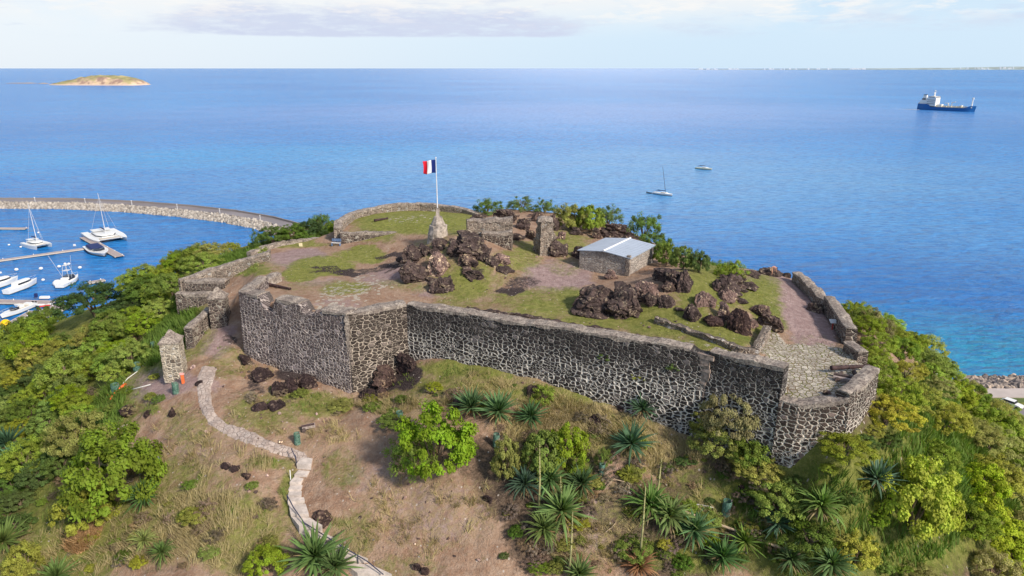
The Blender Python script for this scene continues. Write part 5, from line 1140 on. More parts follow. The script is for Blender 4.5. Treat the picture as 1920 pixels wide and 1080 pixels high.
# ---- agaves
def agave_mesh(name, seed, n=44, L=1.0, w=.045, droop=.55, lo=.1, curl=1.0):
    rn = random.Random(seed); V = []; F = []; T = []
    for i in range(n):
        f = (i+.5)/n; el = R(85)*(1-f)**.9+R(lo*100-12)*f; az_ = i*2.39996+rn.uniform(-.35,.35); l = L*(.72+.28*f)*rn.uniform(.6,1.15); el += rn.uniform(-.18,.18)
        p = Vector((0,0,.08)); e = el; m = 5; tw = rn.random()
        for k in range(m+1):
            q = k/m; ww = w*(.75+.5*math.sin(min(1,q*1.4)*math.pi*.7))*(1-q**2.2)+.003
            d = Vector((math.cos(az_)*math.cos(e), math.sin(az_)*math.cos(e), math.sin(e))); sd = Vector((-math.sin(az_), math.cos(az_), 0)); up = d.cross(sd)*-1
            V += [tuple(p-sd*ww+up*ww*.5), tuple(p-up*ww*.15), tuple(p+sd*ww+up*ww*.5)]
            if k < m:
                b = len(V)-3; F += [(b,b+1,b+4,b+3),(b+1,b+2,b+5,b+4)]; T += [tw*.6+.2*(q), tw*.6+.2*q]
            p = p+d*(l/m); e -= droop*q*.45*curl*(0.4+f)
    me = np_mesh(name, V, F, True, [('tint','FACE',np.array(T))]); me.materials.append(M_leaf); return me
AG = [agave_mesh('leaves', 600+i, 84, 1.0, .042, .35) for i in range(3)]; AGD = [agave_mesh('leaves', 620+i, 74, 1.05, .040, 1.1, curl=1.5) for i in range(3)]
A1 = (.105,.190,.070,1); A2 = (.150,.235,.060,1); A3 = (.090,.175,.095,1); A4 = (.24,.26,.06,1); A5 = (.30,.15,.08,1)
gA = 'agaves on the front slope'
def agave(px, py, rpx, col, droopy, label, tilt=0.0, up=.35, **k):
    (x, y, z), d = hit(px, py+rpx*.25); r = rpx*d/FPX*1.18; root = empty('agave', (x, y, z+r*up)); tag(root, label, 'agave', gA); root.rotation_euler = (R(18)+random.uniform(-.2,.2), random.uniform(-.25,.25)+tilt, 0)
    col = vary(col, .25); r *= random.uniform(.88,1.1)
    c = link('leaves', random.choice(AGD if droopy else AG), None, root); c.scale = (r,r,r*.95); c.rotation_euler = (0,0,random.random()*6); c.color = col
    if col[0] < .25:
        q_ = link('dead_leaves', random.choice(AGD), None, root); q_.scale = (r*.62, r*.62, r*.5); q_.location = (0,0,-r*.12); q_.rotation_euler = (0,0,random.random()*6); q_.color = (.36,.27,.14,1)
    s_ = MB().tube([(0,0,-r*up-.3),(0,0,.1)], [r*.10,r*.08], 8).build('stem', M_bark, root); return (x, y, z+r*up), d
for a in [(885,770,40,A1,0,'left agave of the pair below the long wall'),(935,778,42,A1,0,'right agave of the pair below the long wall'),(996,785,36,A1,0,'middle agave right of the pair below the long wall'),(1203,772,34,A3,0,'upper agave of the two on the dry grassy slope'),(1183,838,42,A3,0,'lower agave of the two on the dry grassy slope'),
 (1090,912,40,A1,0,'agave right of the tall flower stalks'),(1052,965,54,A2,0,'big agave at the base of the right flower stalk'),(1018,1000,46,A2,1,'drooping agave at the base of the left flower stalk'),(1215,958,52,A2,1,'drooping agave under the leaning flower stalk'),(1252,975,48,A2,1,'drooping agave crossed by the pale fallen trunk'),
 (1352,1050,46,A1,0,'agave at the lower right touching the fallen trunk'),(1300,1000,42,A1,0,'agave left of the fallen trunk middle'),(274,935,38,A1,0,'agave at the right foot of the big leafy bush'),(22,838,38,A3,0,'upper blue green agave at the left edge'),(34,868,36,A3,0,'lower blue green agave at the left edge'),
 (592,1050,56,A2,0,'large agave left of the lower steps'),(630,1068,44,A2,0,'agave touching the lower steps'),(12,1020,48,A2,0,'agave in the lower left corner'),(272,1018,30,A4,1,'pale leafed agave in the long grass'),(306,1040,32,A2,1,'ragged agave right of the pale leafed one'),(748,668,13,A4,0,'tiny bright agave growing against the brown flank wall'),
 (1422,842,22,A1,0,'small agave under the bastion corner'),(1640,905,44,A3,0,'dark blue agave buried in the right thicket'),(1555,1065,52,A2,1,'agave at the bottom edge in the right thicket'),(1535,955,46,A7 if False else A2,1,'reedy agave rising from the right thicket'),(1180,895,22,A4,1,'yellowed drooping agave above the pale twigs'),(1480,1055,40,A1,1,'agave with a dead head at the bottom right'),
 (1085,1080,34,A2,0,'agave cut by the bottom edge below the stalks'),(110,1085,36,A2,0,'agave cut by the bottom edge at left'),(985,915,40,A3,1,'dark agave under the bright bush'),(1030,905,40,A1,1,'shaded agave between the two flower stalks'),(1395,1020,36,A2,0,'agave right of the fallen trunk end'),(1455,985,34,A3,0,'half hidden agave at the thicket edge')]:
    agave(*a)
(c_, d_) = agave(1198,1060,38,A5,1,'dead orange brown agave at the foot of its flower stalk', up=.15)
M_stalk = mk('flower_stalk', color=(.36,.34,.16), rough=.8, var=.25)
for (p0, p1, lab, lean) in [((1010,965),(1010,828),'tall straight flower stalk on the left',0),((1052,968),(1049,893),'flower stalk right of the tall straight one',0),((1066,1085),(1070,958),'thin stalk rising from the bottom edge',0),((1199,1050),(1201,912),'pale flower stalk rising from the dead agave',0),((1228,948),(1234,860),'slim stalk above the drooping agave pair',0)]:
    (x, y, z), d = hit(*p0)
    # height that reaches the picture row of the tip when standing upright
    b = -(p1[1]-540)/FPX; zz = CAMZ + y*(b*cp-sp)/(cp+b*sp); h = max(2.0, zz-z)
    o = empty('flower_stalk', (x, y, z)); tag(o, lab, 'flower stalk', 'agave flower stalks')
    dx = (p1[0]-p0[0])*d/FPX
    MB().tube([(0,0,-.2),(dx*.5+.05,0,h*.5),(dx,.0,h)], [.11,.075,.02], 7).build('stalk', M_stalk, o, True)
    mb = MB()
    for k in range(70):
        f = random.uniform(.45, 1); a = random.random()*6.28; l = .10+.20*(1-f)
        q = Vector((dx*f, 0, h*f)); e = q+Vector((math.cos(a)*l, math.sin(a)*l, .08)); s_ = .06
        mb.add([tuple(e+Vector((random.uniform(-s_,s_),random.uniform(-s_,s_),random.uniform(-s_,s_)))) for _ in range(3)]+[tuple(q)], [(0,1,2),(0,1,3),(1,2,3)])
    c = mb.build('buds', M_leaf, o); c.color = (.25,.30,.06,1)
# ---- small weeds and dead shrubs of the front slope
G8 = (.30,.22,.15,1); G9 = (.20,.15,.12,1)
WEED = [(930,1460,700,1060,130),(1240,1480,760,1060,40),(700,930,730,800,16),(640,760,740,780,8),(1000,1300,1000,1080,20),(60,520,880,1075,46),(160,300,640,820,16),(430,660,690,790,14)]
rw = random.Random(77)
for (xa, xb, ya, yb, n) in WEED:
    for i in range(n):
        px, py = rw.uniform(xa, xb), rw.uniform(ya, yb); (x, y, z), d = hit(px, py); sd_, _ = poly_sd(np.array([x]), np.array([y]))
        if sd_[0] > -1.2 or inpoly(np.array([px]), np.array([py]), [(530,860),(600,850),(610,990),(740,1090),(660,1090),(560,1010),(530,950)])[0]: continue
        r = rw.uniform(.3,1.05); k = rw.random(); col = G8 if k < .38 else G9 if k < .55 else G4 if k < .75 else G1 if k < .9 else G3
        dead = k < .55
        o = link('dead_shrub' if dead else 'weed_clump', rw.choice(CR['airy'] if dead else CR['low'])); o.location = (x, y, z-.05); o.scale = (r, r*rw.uniform(.7,1.1), r*rw.uniform(.6,1.0)); o.rotation_euler = (0,0,rw.random()*6); o.color = vary(col, .25)
        wz = 'left of the path' if px < 540 else 'on the bare slope' if px < 930 else 'around the flower stalks' if px < 1130 else 'around the drooping agaves' if px < 1290 else 'below the merlon wall'
        wc = ('brown' if col is G8 else 'dark grey brown') if dead else ('olive' if col is G4 else 'bright green' if col is G1 else 'dark green')
        wp = 'upper' if py < 850 else 'lower'
        tag(o, f'{wc} dead shrub {wz}, {wp} part of the slope' if dead else f'{wc} weed clump {wz}, {wp} part of the slope', 'shrub' if dead else 'weed', 'dead shrubs on the front slope' if dead else 'weed clumps on the front slope')
# ---- dead hay heap
def blades(name, X, Y, n_per, hgt, spread, w, lean=.5, seed=3, zoff=0.0):
    r = np.random.default_rng(seed); N = len(X); Z = ground_z(X, Y)
    B = np.repeat(np.stack([X, Y, Z], 1), n_per, 0); hh = np.repeat(hgt if np.ndim(hgt) else np.full(N, hgt), n_per)*r.uniform(.5, 1.2, N*n_per)
    a = r.uniform(0, 2*np.pi, len(B)); rad = r.random(len(B))**.5*spread
    base = B+np.stack([np.cos(a)*rad, np.sin(a)*rad, np.full(len(B), zoff-.03)], 1)
    la = r.uniform(0, 2*np.pi, len(B)); ll = r.uniform(.15, 1, len(B))*lean*hh
    ph = np.repeat(fbm(X, Y, .15, 2, 71)*12, n_per); la = np.where(r.random(len(B)) < .6, ph, la)
    tip = base+np.stack([np.cos(la)*ll, np.sin(la)*ll, hh], 1)
    s_ = r.uniform(0, np.pi, len(B)); wv_ = np.stack([np.cos(s_), np.sin(s_), np.zeros(len(B))], 1)*w
    mid = (base+tip)/2; mid[:, 2] += hh*.12
    V = np.stack([base-wv_, base+wv_, mid+wv_*.8, tip, mid-wv_*.8], 1).reshape(-1, 3)
    i = np.arange(len(B))*5; F = np.concatenate([np.stack([i, i+1, i+2, i+4], 1)]); F3 = np.stack([i+4, i+2, i+3, i+3], 1)
    me = bpy.data.meshes.new(name); fl = np.concatenate([F.ravel(), F3[:, :3].ravel()]).astype(np.int32)
    me.vertices.add(len(V)); me.vertices.foreach_set('co', V.astype(np.float32).ravel()); me.loops.add(len(fl)); me.loops.foreach_set('vertex_index', fl)
    ls = np.concatenate([np.arange(len(F))*4, len(F)*4+np.arange(len(F3))*3]).astype(np.int32); lt = np.concatenate([np.full(len(F), 4), np.full(len(F3), 3)]).astype(np.int32)
    me.polygons.add(len(ls)); me.polygons.foreach_set('loop_start', ls); me.polygons.foreach_set('loop_total', lt)
    tn = np.repeat(np.clip(fbm(X, Y, .6, 3, 51)*.8+r.random(N)*.3-.05, 0, 1), n_per)*.75+r.random(len(B))*.25
    at = me.attributes.new('tint', 'FLOAT', 'FACE'); at.data.foreach_set('value', np.concatenate([tn, tn]).astype(np.float32))
    me.update(); me.materials.append(M_leaf); return me
(x, y, z), d = hit(157, 1010); n = 260; a = RNG.uniform(0, 6.28, n); q = RNG.random(n)**.5*1.35
hy = link('hay_heap', blades('hay_heap', x+np.cos(a)*q, y+np.sin(a)*q*.9, 16, 1.15*(1-.55*(q/1.35)**2), .22, .035, 1.1, 9)); hy.color = (.50,.30,.15,1); tag(hy, 'round heap of dead tan grass below the big leafy bush', 'hay heap')
# ---- grass cover, as one mass each
NG = 200000
X = RNG.uniform(-48, 52, NG); Y = RNG.uniform(36, 104, NG); Z = ground_z(X, Y); m = masks(X, Y, Z); sd, _ = poly_sd(X, Y); px, py, dep = proj(X, Y, Z)
out_ = (sd < -.9) & (m[4] < .3)
onpath = inpoly(px, py, [(365,685),(412,685),(400,730),(412,780),(480,805),(555,838),(600,865),(590,900),(575,945),(600,1000),(740,1100),(680,1100),(590,1030),(538,960),(538,920),(552,880),(505,858),(455,838),(385,805),(362,750)])
out_ &= ~onpath
nz_ = fbm(X, Y, .9, 3, 61)
pr_g = np.clip((m[0]+nz_-.95)*1.8, 0, .75)*out_; pr_d = np.clip((m[1]+nz_-.85)*2.0, 0, .95)*out_
r_ = RNG.random(NG); kg = r_ < pr_g*.8; kd_ = (~kg) & (RNG.random(NG) < pr_d)
print('grass tufts', kg.sum(), kd_.sum())
g1 = link('green_grass', blades('green_grass', X[kg], Y[kg], 5, RNG.uniform(.18,.48,kg.sum()), .16, .020, .9, 5)); g1.color = (.20,.25,.055,1); tag(g1, 'green grass on the slope in front of the walls', 'grass', kind='stuff')
g2 = link('dry_grass', blades('dry_grass', X[kd_], Y[kd_], 7, RNG.uniform(.3,1.0,kd_.sum()), .20, .018, 1.2, 6)); g2.color = (.46,.37,.19,1); tag(g2, 'long dry straw coloured grass on the slope in front of the walls', 'grass', kind='stuff')
ki = (sd > 1.2) & (RNG.random(NG) < np.clip((m[0]+nz_-1.0)*1.2, 0, .5)) & (m[4] < .2)
g3 = link('short_grass', blades('short_grass', X[ki], Y[ki], 4, RNG.uniform(.06,.20,ki.sum()), .15, .018, .9, 7)); g3.color = (.32,.34,.09,1); tag(g3, 'short mown grass inside the fort', 'grass', kind='stuff')
# green undergrowth of the thickets and the far hillsides
kt = ((sd < -2) & (m[0] > .6) & (py < 1100) & (RNG.random(NG) < .30))
g4 = link('undergrowth', blades('undergrowth', X[kt], Y[kt], 6, RNG.uniform(.5,1.1,kt.sum()), .35, .05, .8, 8)); g4.color = (.13,.20,.04,1); tag(g4, 'leafy undergrowth between the thicket shrubs', 'undergrowth', kind='stuff')
# white flowers on the right thicket
fm = mk('white_petals', color=(.8,.8,.76), rough=.6)
for (px, py) in [(1755,702),(1764,703),(1755,710),(1772,714),(1768,712),(1784,721),(1848,745),(1876,1053),(1898,1057),(1903,1066),(1904,1058)]:
    (x, y, z), d = hit(px, py+18); mb = MB()
    for k in range(6):
        a = k*math.pi/3; mb.add([(0,0,0),(math.cos(a-.35)*.14,math.sin(a-.35)*.14,.07),(math.cos(a)*.2,math.sin(a)*.2,.05),(math.cos(a+.35)*.14,math.sin(a+.35)*.14,.07)], [(0,1,2,3)])
    s_ = mb.build('flower', fm); p = P(px, py, z+1.6); s_.location = p; s_.scale = (1.6,1.6,1.6); tag(s_, 'white blossom on top of the right slope thicket', 'flower', 'white blossoms on the right thicket')
# ------------------------------------------------------------------ boats, marina, breakwater, coast
M_gel = mk('white_gelcoat', color=(.78,.78,.76), rough=.3, spec=.5, var=.03, vscale=.5); M_glass = mk('dark_boat_glass', color=(.02,.025,.04), rough=.15, spec=.6, var=.02)
M_navy = mk('navy_canvas', color=(.02,.035,.13), rough=.7); M_alu = mk('boat_aluminium', color=(.62,.62,.64), rough=.4, var=.04); M_deck = mk('beige_deck', color=(.55,.50,.42), rough=.7)
M_boot = mk('dark_boot_stripe', color=(.03,.05,.09), rough=.5); M_black = mk('black_rubber', color=(.02,.02,.02), rough=.6)
M_plank = mk('pontoon_planks', color=(.36,.30,.29), rough=.85, var=.12, vscale=1.2); M_float = mk('concrete_float', color=(.52,.46,.40), rough=.85)
def hull_rings(L, B, H, bow=.42, stern=.85, sheer=.35, n=14, draft=.35, x0=0, y0=0):
    rings = []
    for i in range(n+1):
        f = i/n; x = (f-.5)*L
        w = B/2*(stern+(1-stern)*min(1, f/.45)) if f < .45 else B/2*max(.02, (1-((f-.45)/.55)**2.3))
        h = H*(1+sheer*max(0, f-.3)**1.6); fl = .80 if f < .6 else .80-.45*(f-.6)/.4
        xx = x+(0 if f < .9 else 0)
        rings.append([(x0+x-(L*.06*(f>.8)*(f-.8)/.2), y0+w*.15, -draft), (x0+x-(L*.05*(f>.8)*(f-.8)/.2), y0+w*fl, .0), (x0+xx, y0+w, h), (x0+xx, y0+w*.93, h+.02), (x0+xx, y0-w*.93, h+.02), (x0+xx, y0-w, h), (x0+x-(L*.05*(f>.8)*(f-.8)/.2), y0-w*fl, .0), (x0+x-(L*.06*(f>.8)*(f-.8)/.2), y0-w*.15, -draft)])
    return rings
def ends(a, b, z=0):
    p, q = P(*a, z), P(*b, z); return ((p[0]+q[0])/2, (p[1]+q[1])/2), math.atan2(q[1]-p[1], q[0]-p[0]), math.hypot(q[0]-p[0], q[1]-p[1])
def boat(name, stern, bow, label, cat, group=None, z=0):
    c, a, L = ends(stern, bow); root = empty(name, (c[0], c[1], z), a); tag(root, label, cat, group); return root, L
def catamaran(stern, bow, label, mast, rake=.04, Lf=None, sail=M_navy):
    root, L = boat('catamaran', stern, bow, label, 'catamaran', 'sailing catamarans at the pontoons'); L = Lf or L; B = L*.54; H = 1.55
    for s_ in (1,-1): MB().loft(hull_rings(L, L*.13, H, y0=s_*B*.40, sheer=.25)).build('hull', M_gel, root, False)
    b = MB().box((-L*.04, 0, 1.15), (L*.72, B*.82, .55)).box((-L*.43,0,.95),(L*.08,B*.74,.25)).build('bridge_deck', M_gel, root)
    cab = MB().loft([[(x*L, y*B, z) for x, y in ((-.28,-.30*k),(.02,-.30*k),(.17*k,-.18*k),(.17*k,.18*k),(.02,.30*k),(-.28,.30*k))] for k, z in ((1,1.4),(.93,2.35),(.86,2.55))]).build('cabin', M_gel, root)
    MB().loft([[(x*L, y*B, z) for x, y in ((-.24,-.305*k),(.02,-.305*k),(.168*k,-.185*k),(.168*k,.185*k),(.02,.305*k),(-.24,.305*k))] for k, z in ((1.0,1.72),(.965,2.10))]).build('window', M_glass, cab)
    MB().box((-L*.26, 0, 3.05), (L*.22, B*.55, .10)).box((-L*.36,B*.25,2.2),(.08,.08,1.7)).box((-L*.36,-B*.25,2.2),(.08,.08,1.7)).build('bimini', M_gel, root)
    MB().tube([(L*.04,0,2.4),(L*.04-rake*mast*.5,0,2.4+mast*.5),(L*.04-rake*mast,0,2.4+mast)], [.15,.12,.07], 8).build('mast', M_alu, root)
    bm_ = MB().tube([(L*.04,0,3.9),(-L*.32,0,4.0)], .12, 6).build('boom', M_alu, root); MB().loft([[(x*L, y, z) for y, z in ((-.2,4.0),(0,4.0+h),(.2,4.0))] for x, h in ((-.30,.3),(-.1,.55),(.03,.8))]).build('sail_cover', sail, bm_)
    MB().tube([(L*.04-rake*mast,0,2.4+mast),(L*.46,0,1.6)], .035, 4).tube([(L*.04-rake*mast*.9,0,2.2+mast*.9),(-L*.05,B*.42,1.6)], .03, 4).tube([(L*.04-rake*mast*.9,0,2.2+mast*.9),(-L*.05,-B*.42,1.6)], .03, 4).build('rigging', M_alu, root)
    MB().tube([(L*.40,-B*.38,1.7),(L*.40,B*.38,1.7)], .10, 6).build('crossbeam', M_alu, root)
    MB().box((L*.30,0,1.55),(L*.18,B*.62,.04)).build('trampoline', M_deck, root)
catamaran((184,438),(214,456), 'white sailing catamaran moored at the T shaped pontoon, twin bows towards us', 19)
catamaran((44,455),(98,470), 'white sailing catamaran with navy sail cover beside the long pontoon', 17, Lf=14)
def cruiser(name, stern, bow, label, H=1.1, bf=.29, cabin=True, top=False, canopy=False, group='motor boats in the marina', wind=True, Lf=None, z=0, engines=0):
    root, L = boat(name, stern, bow, label, 'motor boat', group, z); L = Lf or L; B = L*bf
    h = MB().loft(hull_rings(L, B, H, sheer=.45)).build('hull', M_gel, root)
    MB().loft([[(x, y*1.012, z) for x, y, z in ((r[1][0],r[1][1],.0),(r[2][0],r[1][1]*.3+r[2][1]*.7,.28),(r[2][0],r[6][1]*.3+r[5][1]*.7,.28),(r[6][0],r[6][1],.0))] for r in hull_rings(L*1.004, B, H, sheer=.45)]).build('boot_stripe', M_boot, h)
    if cabin:
        c = MB().loft([[(x*L, y*B, z) for x, y in ((-.22,-.36*k),(.12,-.34*k),(.30*k,-.14),(.30*k,.14),(.12,.34*k),(-.22,.36*k))] for k, z in ((1,H*1.0),(.86,H*1.75),(.72,H*1.95))]).build('cabin', M_gel, root)
        MB().loft([[(x*L, y*B, z) for x, y in ((-.18,-.375*k),(.12,-.355*k),(.295*k,-.15),(.295*k,.15),(.12,.355*k),(-.18,.375*k))] for k, z in ((.985,H*1.28),(.90,H*1.62))]).build('window', M_glass, c)
    else:
        MB().loft([[(x*L, y*B, z) for x, y in ((-.40,-.30),(.16,-.30),(.30,-.10),(.30,.10),(.16,.30),(-.40,.30))] for z in (H*1.03, H*1.10)]).build('cockpit', M_deck, root)
        MB().loft([[(x*L, y*B, z) for x, y in ((.02,-.30),(.14,-.28),(.20,0),(.14,.28),(.02,.30),(.12,0))] for z in (H*1.05, H*1.75)]).build('windscreen', M_glass, root)
        MB().box((-.12*L,0,H*1.35),(L*.12,B*.28,H*.55)).build('console', M_gel, root); MB().box((-.34*L,0,H*1.3),(L*.10,B*.55,H*.4)).build('seat', M_gel, root)
    if top: MB().loft([[(x*L, y*B, z) for x, y in ((-.34,-.36),(.06,-.34),(.12,0),(.06,.34),(-.34,.36))] for z in (H*3.0, H*3.12)]).box((-.28*L,B*.3,H*2.3),(.1,.1,H*1.5)).box((-.28*L,-B*.3,H*2.3),(.1,.1,H*1.5)).box((.0,B*.28,H*2.3),(.1,.1,H*1.5)).box((.0,-B*.28,H*2.3),(.1,.1,H*1.5)).build('hardtop', M_gel, root)
    if canopy: MB().loft([[(x*L, y*B, z) for x, y in ((-.36,-.36*k),(.02,-.36*k),(.10,0),(.02,.36*k),(-.36,.36*k))] for k, z in ((1,H*1.5),(.8,H*1.95))]).build('canopy', M_navy, root)
    for e in range(engines): MB().box((-L*.53,(e-.5)*B*.3,H*.9),(.6,.4,.9),0,.8).build('outboard_motor', M_black, root)
    MB().tube([(L*.12,B*.40,H*1.6),(L*.36,B*.26,H*1.75),(L*.49,0,H*1.9),(L*.36,-B*.26,H*1.75),(L*.12,-B*.40,H*1.6)], .03, 4).build('bow_rail', M_alu, root)
    return root, L
cruiser('motor_yacht', (12,553),(71,531), 'long white motor yacht with dark cabin windows above the lower pontoon', H=1.7, bf=.25)
cruiser('motor_yacht', (-38,549),(36,527), 'white motor yacht with a hardtop cut by the left picture edge', H=1.7, bf=.27, top=True)
cruiser('speedboat', (64,574),(2,599), 'open white speedboat lying along the lower pontoon, bow to the left', H=1.3, bf=.29, cabin=False, engines=2)
cruiser('motorboat', (171,465),(197,482), 'small white boat with navy canopy inside the T shaped pontoon', H=1.3, bf=.36, cabin=False, canopy=True)
r_, L_ = cruiser('fishing_boat', (112,541),(148,523), 'white sport fishing boat with tuna tower and outriggers behind the dark tree', H=1.5, bf=.34)
B_ = L_*.34; MB().tube([(-1.5,B_*.3,2.8),(-1,B_*.15,7.2)], .06, 5).tube([(-1.5,-B_*.3,2.8),(-1,-B_*.15,7.2)], .06, 5).tube([(1.5,B_*.3,2.8),(.6,B_*.15,7.2)], .06, 5).tube([(1.5,-B_*.3,2.8),(.6,-B_*.15,7.2)], .06, 5).box((-.2,0,7.2),(2,1.5,.12)).box((-.2,0,5.2),(2.2,2,.08)).build('tuna_tower', M_alu, r_)
MB().tube([(-.5,B_*.4,2.5),(-2.5,B_*1.0,11.5)], .05, 4).tube([(-.5,-B_*.4,2.5),(-2.5,-B_*1.0,11.5)], .05, 4).build('outrigger', M_alu, r_)
MB().loft([[(math.cos(a)*.5*s_-.2, math.sin(a)*.5*s_, z) for a in [k*math.pi/4 for k in range(8)]] for s_, z in ((.4,7.3),(1,7.6),(.9,7.9),(.2,8.1))]).build('radar_dome', M_gel, r_)
MB().loft([[(x*L_, y*B_, z) for y, z in ((-.36,1.9),(-.3,3.2),(.3,3.2),(.36,1.9))] for x in (-.12,.14)]).build('wheelhouse_glass', M_glass, r_)
# anchored sail boats
def yacht(stern, bow, label, mastpx, group='yachts anchored off the fort', cover=M_navy, hull=M_gel):
    root, L = boat('sailing_yacht', stern, bow, label, 'sailboat', group); B = L*.30; H = 1.15
    h = MB().loft(hull_rings(L, B, H, sheer=.35)).build('hull', hull, root)
    MB().loft([[(x, y*1.01, z) for x, y, z in ((r[1][0],r[1][1],-.02),(r[2][0],r[1][1]*.4+r[2][1]*.6,.32),(r[2][0],r[6][1]*.4+r[5][1]*.6,.32),(r[6][0],r[6][1],-.02))] for r in hull_rings(L, B, H, sheer=.35)]).build('boot_stripe', M_boot, h)
    c = MB().loft([[(x*L, y*B, z) for x, y in ((-.10,-.30*k),(.15,-.26*k),(.24,-.1),(.24,.1),(.15,.26*k),(-.10,.30*k))] for k, z in ((1,1.2),(.85,1.75))]).build('cabin', M_gel, root)
    MB().loft([[(x*L, y*B, z) for x, y in ((-.07,-.31*k),(.14,-.27*k),(.14,.27*k),(-.07,.31*k))] for k, z in ((.97,1.35),(.93,1.6))]).build('window', M_glass, c)
    if mastpx: MB().tube([(L*.12,0,1.6),(L*.12-3.2,0,mastpx)], [.14,.08], 6).tube([(L*.12-2,-1,mastpx*.6),(L*.12-2,1,mastpx*.6)], .04, 4).build('mast', M_alu if mastpx < 14 else M_boot, root)
    b = MB().tube([(L*.08,0,2.7),(-L*.28,0,2.75)], .22, 6).build('boom', cover, root)
    MB().loft([[(x*L, y*B, 2.5+z) for x, y in ((-.36,-.3),(-.14,-.3),(-.14,.3),(-.36,.3))] for z in (0,.08)]).box((-.34*L,B*.25,1.9),(.05,.05,1.3)).box((-.34*L,-B*.25,1.9),(.05,.05,1.3)).build('bimini', M_navy, root)
    return root, L
yacht((1226,363),(1261,368), 'white sailing yacht with dark mast anchored nearest the fort', 17.5)
yacht((1305,316),(1335,319), 'small yellowish white boat with folded dark cover, anchored farther out', 0, cover=M_boot, hull=mk('cream_hull', color=(.70,.70,.52), rough=.4))
root, L = boat('dinghy', (1214,362),(1221,363), 'dark inflatable dinghy trailing behind the nearest anchored yacht', 'dinghy')
L = 3.6; MB().tube([(-L/2,-.75,.25),(L*.2,-.75,.28),(L*.42,-.4,.4),(L*.5,0,.48),(L*.42,.4,.4),(L*.2,.75,.28),(-L/2,.75,.25)], .24, 8).build('tube', M_black, root, True); MB().box((-.2,0,.12),(L*.8,1.2,.08)).build('floor', M_boot, root); MB().box((-L*.52,0,.6),(.35,.3,.8)).build('outboard_motor', M_black, root)
